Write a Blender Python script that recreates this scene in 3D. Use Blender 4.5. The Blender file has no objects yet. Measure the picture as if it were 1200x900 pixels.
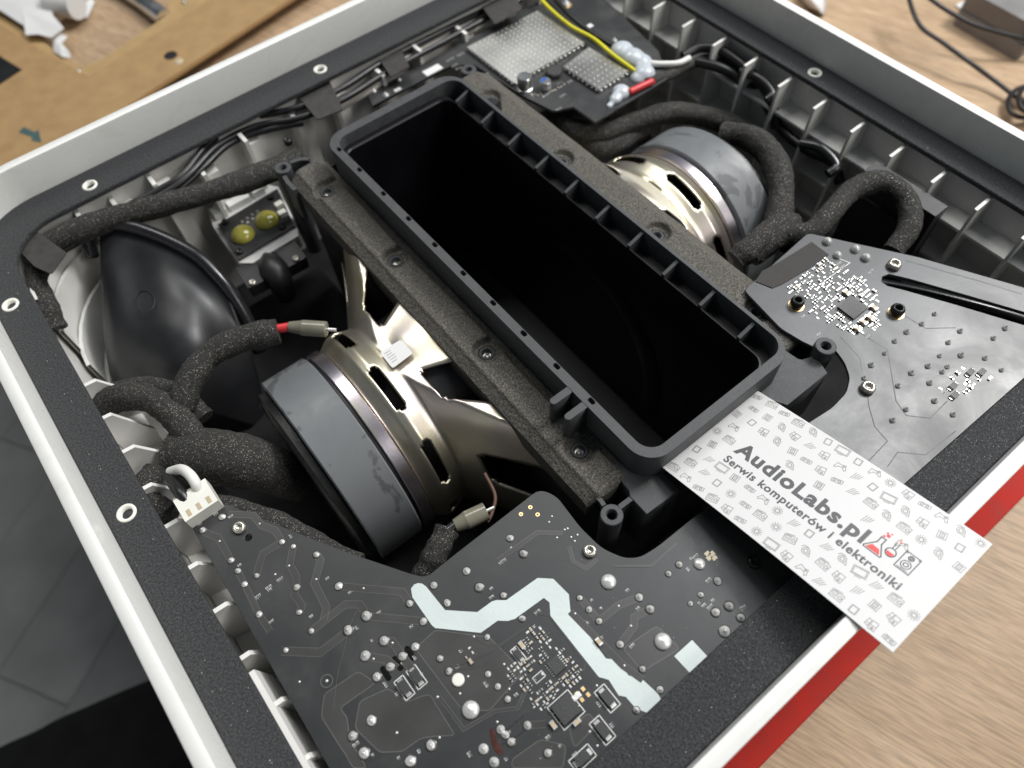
import bpy, math, random
import numpy as np
from mathutils import Vector, Matrix
random.seed(7)
SC = bpy.context.scene
COL = SC.collection
MM = 0.001

# ------------------------------------------------------------------ camera
CAM_R = Matrix(((0.78178502, 0.55011746, -0.29356935),
                (-0.62206767, 0.65565974, -0.42795107),
                (-0.04294176, 0.51718573, 0.85479525)))
CAM_H = 240.0          # millimetres above the gasket plane (z = 0)
FPX = 870.0            # focal length for a 1200 px wide picture
cd = bpy.data.cameras.new('camera'); cam = bpy.data.objects.new('camera', cd); COL.objects.link(cam)
cam.matrix_world = Matrix.Translation((0, 0, CAM_H*MM)) @ CAM_R.to_4x4()
cd.sensor_width = 36; cd.lens = FPX/1200*36; cd.clip_start = 0.01; cd.clip_end = 50
cd.dof.use_dof = True; cd.dof.focus_distance = 0.265; cd.dof.aperture_fstop = 9.0
SC.camera = cam

# ------------------------------------------------------------------ light
W = bpy.data.worlds.new('World'); SC.world = W; W.use_nodes = True
W.node_tree.nodes['Background'].inputs[0].default_value = (0.72, 0.86, 1.0, 1)
W.node_tree.nodes['Background'].inputs[1].default_value = 0.10
def area(name, loc, target, sx, sy, power, col):
    l = bpy.data.lights.new(name, 'AREA'); l.shape = 'RECTANGLE'; l.size = sx; l.size_y = sy; l.energy = power; l.color = col
    o = bpy.data.objects.new(name, l); COL.objects.link(o); o.location = loc
    o.rotation_euler = (Vector(target)-Vector(loc)).to_track_quat('-Z', 'Y').to_euler(); return o
area('window_light', (1.02, 0.02, 1.02), (0.14, 0.13, 0), 0.26, 0.30, 14, (1.0, 0.98, 0.95))
area('ceiling_panel', (0.88, 0.24, 1.15), (0.25, 0.15, 0), 0.55, 0.95, 12, (0.95, 0.975, 1.0))
area('cavity_fill_light', (0.30, 0.98, 1.25), (0.08, 0.28, 0), 0.6, 0.5, 8, (1.0, 0.985, 0.96))  # fill lamp added to brighten the open cavities
area('room_light', (0.75, -1.05, 1.05), (0.1, 0.2, 0), 0.6, 0.5, 7.5, (1.0, 0.97, 0.93))
SC.view_settings.view_transform = 'Standard'; SC.view_settings.look = 'None'
SC.view_settings.exposure = -0.18; SC.view_settings.gamma = 1.0

# ------------------------------------------------------------------ helpers (all lengths in millimetres)
def P(x, y, z=0.0):
    """the point at height z that the photograph shows at pixel (x, y)"""
    d = CAM_R @ Vector((x-600, -(y-450), -FPX)); t = (z-CAM_H)/d.z
    return Vector((d.x*t, d.y*t, z))
def P2(x, y, z=0.0):
    p = P(x, y, z); return (p.x, p.y)
def zc(u, v, z, x0, y0, s): return P(x0+u/s, y0+v/s, z)

def link(o, parent=None):
    COL.objects.link(o)
    if parent is not None:
        o.parent = parent
        if parent.type == 'EMPTY': o.matrix_parent_inverse = Matrix.Translation(-parent.location)
    return o
def tag(o, label, cat, group=None):
    o['label'] = label; o['category'] = cat
    if group: o['group'] = group
    return o
def thing(name, label, cat, loc, group=None):
    o = bpy.data.objects.new(name, None); o.empty_display_size = 0.01; o.location = Vector(loc)*MM
    COL.objects.link(o); return tag(o, label, cat, group)
def mesh(verts, faces, mats, fm=None, smooth=False, name='m'):
    me = bpy.data.meshes.new(name)
    me.from_pydata([(v[0]*MM, v[1]*MM, v[2]*MM) for v in verts], [], faces)
    if not isinstance(mats, (list, tuple)): mats = [mats]
    for m in mats: me.materials.append(m)
    if fm: me.polygons.foreach_set('material_index', fm)
    if smooth:
        me.polygons.foreach_set('use_smooth', [True]*len(me.polygons))
    me.update(); return me
def obj(name, verts, faces, mats, parent=None, fm=None, smooth=False, ang=None):
    o = bpy.data.objects.new(name, mesh(verts, faces, mats, fm, smooth, name)); link(o, parent)
    if ang: 
        try: o.data.set_sharp_from_angle(angle=math.radians(ang))
        except Exception: pass
    return o
def inst(name, me, loc, parent=None, scale=(1, 1, 1), rz=0.0, rot=None):
    o = bpy.data.objects.new(name, me); link(o, parent); o.location = Vector(loc)*MM; o.scale = scale
    o.rotation_euler = rot if rot else (0, 0, rz); return o
class MB:
    def __init__(s): s.v = []; s.f = []; s.m = []
    def add(s, v, f, m=0):
        n = len(s.v); s.v += [tuple(q) for q in v]; s.f += [tuple(i+n for i in q) for q in f]; s.m += [m]*len(f); return s
    def box(s, x0, x1, y0, y1, z0, z1, m=0, rz=0.0, c=None):
        v = [(x, y, z) for z in (z0, z1) for y in (y0, y1) for x in (x0, x1)]
        if rz:
            cx, cy = c if c else ((x0+x1)/2, (y0+y1)/2); ca, sa = math.cos(rz), math.sin(rz)
            v = [(cx+(a-cx)*ca-(b-cy)*sa, cy+(a-cx)*sa+(b-cy)*ca, z) for a, b, z in v]
        return s.add(v, [(0, 2, 3, 1), (4, 5, 7, 6), (0, 1, 5, 4), (2, 6, 7, 3), (0, 4, 6, 2), (1, 3, 7, 5)], m)
    def prism(s, pts, z0, z1, m=0):
        a = sum(pts[i-1][0]*pts[i][1]-pts[i][0]*pts[i-1][1] for i in range(len(pts)))
        if a < 0: pts = pts[::-1]
        n = len(pts); v = [(p[0], p[1], z0) for p in pts]+[(p[0], p[1], z1) for p in pts]
        return s.add(v, [tuple(range(n))[::-1], tuple(range(n, 2*n))]+[(i, (i+1) % n, n+(i+1) % n, n+i) for i in range(n)], m)
    def loops(s, loops, m=0, closed=True, cap0=False, cap1=False):
        n = len(loops[0]); v = [p for l in loops for p in l]; f = []
        for i in range(len(loops)-1):
            for j in range(n if closed else n-1):
                k = (j+1) % n; f.append((i*n+j, i*n+k, (i+1)*n+k, (i+1)*n+j))
        if cap0: f.append(tuple(range(n))[::-1])
        if cap1: f.append(tuple(range((len(loops)-1)*n, len(loops)*n)))
        return s.add(v, f, m)
    def lathe(s, prof, c=(0, 0, 0), axis='z', n=24, m=0, arc=None):
        loops = []
        for a, r in prof:
            l = []
            for k in range(n):
                t = 2*math.pi*k/n; q = (r*math.cos(t), r*math.sin(t))
                l.append((c[0]+q[0], c[1]+q[1], c[2]+a) if axis == 'z' else (c[0]+a, c[1]+q[0], c[2]+q[1]))
            loops.append(l)
        return s.loops(loops, m, True, True, True)
    def tube(s, pts, r, n=12, m=0, sub=6, cap=True, lump=0.0):
        path = smooth_path([Vector(p) for p in pts], sub) if sub > 1 else [Vector(p) for p in pts]
        N = len(path); loops = []; up = Vector((0, 0, 1)); prev = None
        for i, p in enumerate(path):
            t = (path[min(i+1, N-1)]-path[max(i-1, 0)]).normalized()
            if prev is None:
                a = t.cross(up); a = a if a.length > 1e-3 else t.cross(Vector((1, 0, 0))); a.normalize()
            else: a = (prev-t*prev.dot(t)).normalized()
            prev = a; b = t.cross(a)
            u = i/(N-1); rr = r if not callable(r) else r(u)
            ks = [rr*(1+lump*(.5*math.sin(i*.9+k*1.7)+.5*math.sin(i*.37+k*2.9+1)+.35*math.sin(i*1.9-k*.8)))*(1-(2.2*lump if k in (1,) else 0)) for k in range(n)]
            loops.append([p+a*ks[k]*math.cos(2*math.pi*k/n)+b*ks[k]*math.sin(2*math.pi*k/n) for k in range(n)])
        return s.loops(loops, m, True, cap, cap)
    def build(s, name, mats, parent=None, smooth=False, ang=None):
        return obj(name, s.v, s.f, mats, parent, s.m, smooth, ang)
    def data(s, name, mats, smooth=False):
        return mesh(s.v, s.f, mats, s.m, smooth, name)
def smooth_path(p, sub):
    if len(p) < 3: 
        return [p[0].lerp(p[-1], i/sub) for i in range(sub+1)]
    q = [p[0]*2-p[1]]+p+[p[-1]*2-p[-2]]; out = []
    for i in range(1, len(q)-2):
        a, b, c, d = q[i-1:i+3]
        for k in range(sub):
            t = k/sub
            out.append(0.5*((2*b)+(c-a)*t+(2*a-5*b+4*c-d)*t*t+(3*b-a-3*c+d)*t**3))
    return out+[p[-1]]
def rr(x0, x1, y0, y1, r, n=8, z=None):
    out = []
    for cx, cy, a in ((x1-r, y1-r, 0), (x0+r, y1-r, 90), (x0+r, y0+r, 180), (x1-r, y0+r, 270)):
        for k in range(n+1):
            t = math.radians(a+90*k/n); out.append((cx+r*math.cos(t), cy+r*math.sin(t)))
    return out if z is None else [(a, b, z) for a, b in out]
def circ(cx, cy, r, n=20): return [(cx+r*math.cos(2*math.pi*k/n), cy+r*math.sin(2*math.pi*k/n)) for k in range(n)]
def round_poly(pts, r, n=5):
    out = []; N = len(pts)
    for i in range(N):
        a, b, c = Vector(pts[i-1][:2]), Vector(pts[i][:2]), Vector(pts[(i+1) % N][:2])
        d1, d2 = (a-b), (c-b); k = min(r, d1.length*.45, d2.length*.45)
        p, q = b+d1.normalized()*k, b+d2.normalized()*k
        for j in range(n+1):
            t = j/n; w = p*(1-t)**2+b*2*t*(1-t)+q*t*t; out.append((w.x, w.y))
    return out
def sheet(name, outer, holes, z0, z1, mat, parent=None, bev=0.0):
    """flat plate with real holes, filled by a 2D curve and turned into a mesh"""
    cu = bpy.data.curves.new('c', 'CURVE'); cu.dimensions = '2D'; cu.fill_mode = 'BOTH'
    cu.extrude = (z1-z0)/2*MM-bev*MM; cu.bevel_depth = bev*MM; cu.bevel_resolution = 1; cu.offset = -bev*MM
    for pts in [outer]+list(holes):
        sp = cu.splines.new('POLY'); sp.points.add(len(pts)-1); sp.use_cyclic_u = True
        for i, p in enumerate(pts): sp.points[i].co = (p[0]*MM, p[1]*MM, 0, 1)
    t = bpy.data.objects.new('t', cu); COL.objects.link(t); dg = bpy.context.evaluated_depsgraph_get()
    me = bpy.data.meshes.new_from_object(t.evaluated_get(dg)); bpy.data.objects.remove(t); bpy.data.curves.remove(cu)
    me.transform(Matrix.Translation((0, 0, (z0+z1)/2*MM))); me.materials.clear(); me.materials.append(mat)
    o = bpy.data.objects.new(name, me); return link(o, parent)
def text_mesh(s, size, bold=0.0):
    cu = bpy.data.curves.new('t', 'FONT'); cu.body = s; cu.size = size*MM; cu.offset = bold*MM; cu.space_character = 1.1; cu.resolution_u = 3
    t = bpy.data.objects.new('t', cu); COL.objects.link(t); dg = bpy.context.evaluated_depsgraph_get()
    me = bpy.data.meshes.new_from_object(t.evaluated_get(dg)); bpy.data.objects.remove(t); bpy.data.curves.remove(cu)
    return me
def band(pts, w):
    """outline of a flat strip of width w along a 2D path"""
    p = [Vector(q[:2]) for q in pts]; L, R = [], []
    for i in range(len(p)):
        a = (p[i]-p[i-1]).normalized() if i else (p[1]-p[0]).normalized()
        b = (p[i+1]-p[i]).normalized() if i < len(p)-1 else a
        t = (a+b).normalized(); nrm = Vector((-t.y, t.x)); k = w/2/max(.5, nrm.dot(Vector((-a.y, a.x))))
        L.append(p[i]+nrm*k); R.append(p[i]-nrm*k)
    return L, R
def strip(mb, pts, w, z, m=0):
    L, R = band(pts, w); n = len(L)
    mb.add([(q.x, q.y, z) for q in L]+[(q.x, q.y, z) for q in R], [(n+i, n+i+1, i+1, i) for i in range(n-1)], m)

# ------------------------------------------------------------------ materials
def nodes(name):
    m = bpy.data.materials.new(name); m.use_nodes = True; nt = m.node_tree; b = nt.nodes['Principled BSDF']; return m, nt, b
def N(nt, t, **k):
    n = nt.nodes.new(t)
    for a, v in k.items():
        if a.startswith('i_'): n.inputs[a[2:].replace('_', ' ')].default_value = v
        else: setattr(n, a, v)
    return n
def ramp(nt, src, stops):
    r = nt.nodes.new('ShaderNodeValToRGB'); e = r.color_ramp.elements
    while len(e) < len(stops): e.new(0.5)
    for i, (p, c) in enumerate(stops): e[i].position = p; e[i].color = (*c, 1) if len(c) == 3 else c
    nt.links.new(src, r.inputs[0]); return r
def g(v): return (v, v, v)
def mat(name, col, rough=.5, metal=0.0, var=0.12, vs=60.0, bump=0.0, bs=900.0, rvar=0.08, spec=.5, **kw):
    m, nt, b = nodes(name)
    b.inputs['Roughness'].default_value = rough; b.inputs['Metallic'].default_value = metal
    b.inputs['Specular IOR Level'].default_value = spec
    for k, v in kw.items(): b.inputs[k.replace('_', ' ')].default_value = v
    tc = N(nt, 'ShaderNodeTexCoord')
    n = N(nt, 'ShaderNodeTexNoise', i_Scale=vs, i_Detail=5.0); nt.links.new(tc.outputs['Object'], n.inputs['Vector'])
    r = ramp(nt, n.outputs[0], [(.3, [c*(1-var) for c in col]), (.7, [min(1, c*(1+var)) for c in col])])
    nt.links.new(r.outputs[0], b.inputs['Base Color'])
    if rvar:
        r2 = ramp(nt, n.outputs[0], [(.3, g(max(0, rough-rvar))), (.7, g(min(1, rough+rvar)))]); nt.links.new(r2.outputs[0], b.inputs['Roughness'])
    if bump:
        n2 = N(nt, 'ShaderNodeTexNoise', i_Scale=bs, i_Detail=3.0); nt.links.new(tc.outputs['Object'], n2.inputs['Vector'])
        bp = N(nt, 'ShaderNodeBump', i_Strength=bump, i_Distance=.0004); nt.links.new(n2.outputs[0], bp.inputs['Height'])
        nt.links.new(bp.outputs[0], b.inputs['Normal'])
    return m
def foam(name, base, speck, scale=900.0, dens=.72, size=.22, tint=None):  # pale specks put the foam's glints into its base colour
    m, nt, b = nodes(name); tc = N(nt, 'ShaderNodeTexCoord')
    vo = N(nt, 'ShaderNodeTexVoronoi', i_Scale=scale); nt.links.new(tc.outputs['Object'], vo.inputs['Vector'])
    lt = N(nt, 'ShaderNodeMath', operation='LESS_THAN'); lt.inputs[1].default_value = size; nt.links.new(vo.outputs['Distance'], lt.inputs[0])
    sx = N(nt, 'ShaderNodeSeparateColor'); nt.links.new(vo.outputs['Color'], sx.inputs[0])
    gt = N(nt, 'ShaderNodeMath', operation='GREATER_THAN'); gt.inputs[1].default_value = dens; nt.links.new(sx.outputs[0], gt.inputs[0])
    mu = N(nt, 'ShaderNodeMath', operation='MULTIPLY'); nt.links.new(lt.outputs[0], mu.inputs[0]); nt.links.new(gt.outputs[0], mu.inputs[1])
    n = N(nt, 'ShaderNodeTexNoise', i_Scale=1500.0, i_Detail=3.0); nt.links.new(tc.outputs['Object'], n.inputs['Vector'])
    r = ramp(nt, n.outputs[0], [(.35, [c*.45 for c in base]), (.68, [c*1.6 for c in base])])
    mx = N(nt, 'ShaderNodeMix', data_type='RGBA'); nt.links.new(mu.outputs[0], mx.inputs[0]); nt.links.new(r.outputs[0], mx.inputs[6]); mx.inputs[7].default_value = (*speck, 1)
    nt.links.new(mx.outputs[2], b.inputs['Base Color'])
    rm = N(nt, 'ShaderNodeMapRange'); rm.inputs[3].default_value = .9; rm.inputs[4].default_value = .25; nt.links.new(mu.outputs[0], rm.inputs[0]); nt.links.new(rm.outputs[0], b.inputs['Roughness'])
    n2 = N(nt, 'ShaderNodeTexNoise', i_Scale=700.0, i_Detail=4.0); nt.links.new(tc.outputs['Object'], n2.inputs['Vector'])
    bp = N(nt, 'ShaderNodeBump', i_Strength=.6, i_Distance=.0009); nt.links.new(n2.outputs[0], bp.inputs['Height']); nt.links.new(bp.outputs[0], b.inputs['Normal'])
    return m
def wood(name, c1, c2, c3, ang, scale=1.0):
    m, nt, b = nodes(name); tc = N(nt, 'ShaderNodeTexCoord'); mp = N(nt, 'ShaderNodeMapping')
    mp.inputs['Rotation'].default_value = (0, 0, ang); nt.links.new(tc.outputs['Object'], mp.inputs[0])
    mp2 = N(nt, 'ShaderNodeMapping'); mp2.inputs['Scale'].default_value = (14*scale, 1100*scale, 1); mp2b = N(nt, 'ShaderNodeMapping'); mp2b.inputs['Scale'].default_value = (9*scale, 110*scale, 1)
    nt.links.new(mp.outputs[0], mp2.inputs[0]); nt.links.new(mp.outputs[0], mp2b.inputs[0])
    n1 = N(nt, 'ShaderNodeTexNoise', i_Scale=1.0, i_Detail=4.0, i_Distortion=.2); nt.links.new(mp2b.outputs[0], n1.inputs['Vector'])
    mpb = N(nt, 'ShaderNodeMapping'); mpb.inputs['Scale'].default_value = (75*scale, 780*scale, 1); nt.links.new(mp.outputs[0], mpb.inputs[0])
    n2 = N(nt, 'ShaderNodeTexNoise', i_Scale=1.0, i_Detail=3.0); nt.links.new(mpb.outputs[0], n2.inputs['Vector'])
    n3 = N(nt, 'ShaderNodeTexNoise', i_Scale=7.0, i_Detail=3.0); nt.links.new(mp.outputs[0], n3.inputs['Vector'])
    r = ramp(nt, n1.outputs[0], [(.32, c1), (.52, c2), (.72, c3)])
    r2 = ramp(nt, n2.outputs[0], [(.34, g(.66)), (.62, g(1.10))])
    r3 = ramp(nt, n3.outputs[0], [(.3, g(.9)), (.7, g(1.08))])
    a = N(nt, 'ShaderNodeMix', data_type='RGBA', blend_type='MULTIPLY'); a.inputs[0].default_value = .8; nt.links.new(r.outputs[0], a.inputs[6]); nt.links.new(r2.outputs[0], a.inputs[7])
    a2 = N(nt, 'ShaderNodeMix', data_type='RGBA', blend_type='MULTIPLY'); a2.inputs[0].default_value = 1; nt.links.new(a.outputs[2], a2.inputs[6]); nt.links.new(r3.outputs[0], a2.inputs[7])
    nt.links.new(a2.outputs[2], b.inputs['Base Color']); b.inputs['Roughness'].default_value = .5
    bp = N(nt, 'ShaderNodeBump', i_Strength=.25, i_Distance=.0003); nt.links.new(n2.outputs[0], bp.inputs['Height']); nt.links.new(bp.outputs[0], b.inputs['Normal'])
    return m
def smudged(name, base, blot, rough, metal=0.0, scale=45.0, lo=.52, hi=.6, r2=.25, bump=.05):
    m, nt, b = nodes(name); tc = N(nt, 'ShaderNodeTexCoord')
    n = N(nt, 'ShaderNodeTexNoise', i_Scale=scale, i_Detail=7.0, i_Distortion=.8, i_Roughness=.62); nt.links.new(tc.outputs['Object'], n.inputs['Vector'])
    r = ramp(nt, n.outputs[0], [(lo, base), (hi, blot)]); nt.links.new(r.outputs[0], b.inputs['Base Color'])
    rr_ = ramp(nt, n.outputs[0], [(lo-.15, g(rough)), (hi, g(min(1, rough+r2)))]); nt.links.new(rr_.outputs[0], b.inputs['Roughness'])
    n2 = N(nt, 'ShaderNodeTexNoise', i_Scale=600.0, i_Detail=3.0); nt.links.new(tc.outputs['Object'], n2.inputs['Vector'])
    bp = N(nt, 'ShaderNodeBump', i_Strength=bump, i_Distance=.0003); nt.links.new(n2.outputs[0], bp.inputs['Height']); nt.links.new(bp.outputs[0], b.inputs['Normal'])
    b.inputs['Metallic'].default_value = metal; return m
def chromate(name, a, c, d, rough):
    m, nt, b = nodes(name); tc = N(nt, 'ShaderNodeTexCoord')
    n = N(nt, 'ShaderNodeTexNoise', i_Scale=22.0, i_Detail=3.0, i_Distortion=1.2); nt.links.new(tc.outputs['Object'], n.inputs['Vector'])
    r = ramp(nt, n.outputs[0], [(.32, a), (.5, c), (.66, d)]); nt.links.new(r.outputs[0], b.inputs['Base Color'])
    b.inputs['Metallic'].default_value = 1; b.inputs['Roughness'].default_value = rough
    n2 = N(nt, 'ShaderNodeTexNoise', i_Scale=900.0, i_Detail=2.0); nt.links.new(tc.outputs['Object'], n2.inputs['Vector'])
    bp = N(nt, 'ShaderNodeBump', i_Strength=.08, i_Distance=.0003); nt.links.new(n2.outputs[0], bp.inputs['Height']); nt.links.new(bp.outputs[0], b.inputs['Normal'])
    return m

WHITE = smudged('white_gloss_plastic', (.79, .79, .76), (.71, .70, .665), .24, scale=55, lo=.52, hi=.74, r2=.2, bump=.04)
INNER = mat('white_inner_plastic', (.72, .71, .68), .40, var=.06)
GASKET = foam('gasket_foam', (.036, .037, .039), (.055, .055, .055), 2400.0, .75, .28)
BLACK = mat('black_plastic', (.018, .018, .020), .42, bump=.25, bs=2600)
HORN = mat('horn_satin_plastic', (.014, .0145, .016), .40, bump=.06, bs=900)
INB = mat('duct_black_plastic', (.004, .004, .006), .42, spec=.3)
BLACKS = mat('black_smooth_plastic', (.014, .014, .016), .28)
MATTE = mat('dark_grey_abs', (.056, .058, .061), .55, bump=.5, bs=2600, var=.2, vs=300)
FOAM = foam('cable_foam', (.025, .024, .022), (.32, .30, .27), 1700.0, .60, .26)
FLANGE = foam('flange_foam', (.082, .077, .068), (.25, .22, .16), 2600.0, .54, .34)
FLANGEK = mat('cavity_shade_black', (.008, .008, .009), .9, bump=.6, bs=500)  # near-black that paints the shade low in the cavity
TAPE = mat('felt_tape', (.040, .038, .036), .8, bump=.6, bs=1200, var=.3, vs=250)
PCB = smudged('circuit_board_black', (.030, .031, .032), (.050, .050, .050), .34, scale=28, lo=.5, hi=.72, r2=.22)
PCBR = smudged('circuit_board_amplifier', (.036, .038, .042), (.055, .056, .058), .30, scale=30, lo=.5, hi=.7, r2=.16)
FLUX = mat('flux_residue', (.060, .056, .050), .22, var=.4, vs=400)
EDGE = mat('mask_edge', (.125, .122, .118), .4)
COPPER = mat('covered_copper', (.049, .048, .047), .36, var=.1)
SILK = mat('silkscreen_white', (.60, .67, .655), .42, var=.07, vs=45, bump=.15, bs=700)
SILKW = mat('silkscreen_print', (.72, .73, .71), .5)
SOLDER = mat('solder', (.74, .74, .72), .33, .45, bump=.2, bs=1500)
STEEL = mat('screw_steel', (.62, .59, .52), .28, .8)
DKSTEEL = mat('black_screw', (.03, .03, .03), .3, .6)
GOLD = mat('gold_pad', (.80, .58, .30), .35, 1.0)
CHIP = mat('chip_epoxy', (.040, .040, .041), .5, bump=.2, bs=1500)
CERAM = mat('ceramic_beige', (.52, .42, .28), .45)
TIN = mat('tinned_end', (.82, .81, .78), .3, .8)
SHIELD = mat('tin_shield', (.72, .71, .68), .36, 1.0, var=.1, vs=20)
FERRITE = smudged('ferrite_grey', (.150, .158, .164), (.085, .089, .093), .38, scale=40, lo=.57, hi=.605, r2=.2)
PLATE = mat('blackened_steel', (.045, .045, .043), .35, .5, bump=.3, bs=700, var=.3)
ZINC = chromate('zinc_rim', (.75, .70, .66), (.60, .55, .62), (.72, .66, .50), .3)
BASKET = chromate('chromate_steel', (.64, .58, .40), (.72, .67, .55), (.64, .57, .53), .38)
PAPER = mat('card_paper', (.66, .66, .655), .45, var=.015, vs=25)
INK = mat('card_ink_grey', (.085, .085, .09), .5)
INKL = mat('card_ink_light', (.33, .325, .32), .5)
INKR = mat('card_ink_red', (.72, .06, .05), .5)
CABLE = mat('black_cable', (.012, .012, .013), .38)
RED = mat('red_mat_rubber', (.46, .026, .018), .72, var=.13, vs=70, spec=.25, bump=.3, bs=1300)
MDF = mat('mdf_brown', (.37, .235, .105), .75, var=.1, vs=90, bump=.15, bs=1500)
MDFL = mat('mdf_rebate', (.42, .28, .125), .75, var=.08, vs=90)
DESK = wood('desk_oak', (.42, .285, .17), (.47, .33, .205), (.53, .38, .245), math.radians(71))
FLOORM = mat('floor_laminate', (.50, .49, .47), .6, var=.2, vs=9)
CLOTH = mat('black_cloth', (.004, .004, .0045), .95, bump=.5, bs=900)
SHEETP = mat('white_paper', (.70, .70, .69), .6, var=.02)
REDSLEEVE = mat('red_sleeve', (.62, .04, .045), .4)
CLEAR = mat('clear_sleeve', (.20, .19, .145), .15, var=.2)
NYLON = mat('white_nylon', (.80, .79, .72), .4, var=.03)
YELLOWW = mat('yellow_wire', (.72, .66, .02), .4)
GLUE = mat('silicone_glue', (.50, .54, .58), .2, var=.05, Subsurface_Weight=.3, Subsurface_Radius=(.002, .002, .002))
LEDY = mat('phosphor_dome', (.36, .33, .06), .12, var=.15, Coat_Weight=.6)
ALU = mat('aluminium_can', (.72, .72, .72), .3, 1.0)
BLUE = mat('blue_print', (.02, .13, .45), .4)
GREYDEV = mat('grey_device', (.20, .195, .19), .5)
TEAL = mat('teal_sticker', (.05, .10, .10), .6)
CORK = mat('brown_lead', (.10, .05, .03), .6)
WIREW = mat('white_wire', (.75, .74, .70), .4)
DUST = mat('dust', (.6, .58, .54), .9)

ZD = -118.0      # desk height
ZPB, ZAB, ZTB = -4.0, 1.0, -13.0   # circuit board faces

# ------------------------------------------------------------------ setting
desk = sheet('desk_top', [(-92, -260), (1500, -260), (1500, 1600), (-92, 1600)], [], ZD-25, ZD, DESK, None, 1.0); desk['kind'] = 'structure'
fl = MB().box(-2600, 2600, -2000, 3000, -812, -806).build('floor', FLOORM); fl['kind'] = 'structure'
pk = MB().box(-59.4, 59.4, -449.2, 449.2, -3, 3).data('floor_plank', FLOORM)
for i in range(-9, 1):
    for j in range(-1, 3):
        a = math.radians(-58)
        ux, uy = (math.cos(a), math.sin(a)), (-math.sin(a), math.cos(a))
        s, t = i*120+200, j*900+(i % 3)*300
        inst('floor_plank', pk, (s*ux[0]+t*uy[0]-100, s*ux[1]+t*uy[1]+300, -803+random.uniform(-.4, .4)), fl, rz=a)

# ------------------------------------------------------------------ cabinet
GX0, GX1, GY0, GY1 = -61.0, 316.0, -12.0, 343.0      # gasket outer edge = inside of the raised lip
cab = thing('speaker_cabinet', 'opened white speaker cabinet with black gasket around its rim', 'speaker cabinet', (128, 165, ZD))
def ring(off, z, r=36): return rr(GX0-off, GX1+off, GY0-off, GY1+off, r+off, 10, z)
MB().loops([ring(.15, -2.5), ring(.15, 16.2), ring(.3, 16.8), ring(.7, 17), ring(4.5, 17), ring(5.0, 16.7), ring(5.2, 16), ring(5.4, -2.5)]).build('rim', WHITE, cab, True, 40)
MB().loops([ring(5.4, -2.7), ring(5.8, -60), ring(4, -100), ring(-4, ZD+2), ring(-12, ZD+.3)], cap1=True).build('outer_shell', WHITE, cab, True, 40)
holes_px = [(12, 357), (105, 217), (148, 601), (375, 81), (955, 85)]
hp = [P2(x, y, 0) for x, y in holes_px]
sheet('gasket', rr(GX0, GX1, GY0, GY1, 36, 12), [rr(-46, 302, 5.5, 324.5, 24, 12)]+[circ(x, y, 3.5) for x, y in hp], -2.6, 0, GASKET, cab, .5)
ins = MB().lathe([(-7, .01), (-7, 2.0), (-.6, 2.0), (.25, 2.5), (.35, 3.0), (.1, 3.5), (-8, 3.5), (-8, .01)], n=28).data('screw_insert', NYLON, True)
insd = MB().lathe([(-6.9, .01), (-6.8, 1.98), (-6.7, 1.5), (-6.5, .01)], n=18).data('insert_shade_disc', BLACK)  # black disc paints the darkness inside the insert's hole
for x, y in hp:
    inst('screw_insert', ins, (x, y, 0), cab); inst('bore_shade_disc', insd, (x, y, 5.4), cab)
MB().loops([rr(-50, 306, 1.5, 328.5, 27, 10, z) for z in (-2.8, -60, -108)], cap1=False).build('inner_wall', INNER, cab, True, 40)
MB().box(-49.5, 305.5, 2, 328, -106, -100).build('floor_panel', BLACK, cab)  # black here stands in for the deep shade inside the cabinet
MB().box(-30, 74, 60, 290, -99.8, -78).build('cavity_shade_block', FLANGEK, cab)  # black blocks added to darken the depth of the cavity
MB().box(190, 276, 40, 290, -99.8, -78).build('cavity_shade_block', FLANGEK, cab)
# lattice of ribs on the right wall
for k in range(13):
    y = 40+22*k
    MB().add([(305.5, y-.7, -3.5), (292.5, y-.7, -4), (288, y-.7, -104), (305.5, y-.7, -104), (305.5, y+.7, -3.5), (292.5, y+.7, -4), (288, y+.7, -104), (305.5, y+.7, -104)],
             [(0, 1, 2, 3), (7, 6, 5, 4), (0, 4, 5, 1), (1, 5, 6, 2), (2, 6, 7, 3), (3, 7, 4, 0)]).build('rib', INNER, cab)
for z in (-20, -42, -64, -86):
    MB().box(294.5, 305.8, 12, 316, z-.7, z+.7).build('shelf_rib', INNER, cab)
b = MB().box(281, 290, 72, 110, -100, -8); b.box(279.5, 281, 78, 104, -60, -20); b.build('black_cover_plate', BLACK, cab)
# scalloped ribs on the left wall
def wall_rib(y, dep, zt, zb):
    pts = [(-49.6, zt), (-49.6+dep*.45, zt-1), (-49.6+dep, zt-22), (-49.6+dep*.8, zt-50), (-49.6+dep*.8, zb), (-49.6, zb)]; n = len(pts)
    v = [(a, y-.8, c) for a, c in pts]+[(a, y+.8, c) for a, c in pts]
    return MB().add(v, [tuple(range(n)), tuple(range(2*n-1, n-1, -1))]+[(i, n+i, n+(i+1) % n, (i+1) % n) for i in range(n)])
for k in range(12):
    wall_rib(22+19*k, 17 if k % 2 else 14, -4, -100).build('rib', INNER, cab)
MB().add([(-49, 8, -3), (-44.5, 8, -3.5), (-43, 8, -20), (-49, 8, -20), (-49, 92, -3), (-44.5, 92, -3.5), (-43, 92, -20), (-49, 92, -20)], [(0, 1, 2, 3), (7, 6, 5, 4), (0, 4, 5, 1), (1, 5, 6, 2), (2, 6, 7, 3), (3, 7, 4, 0)]).build('ledge', INNER, cab)
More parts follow.
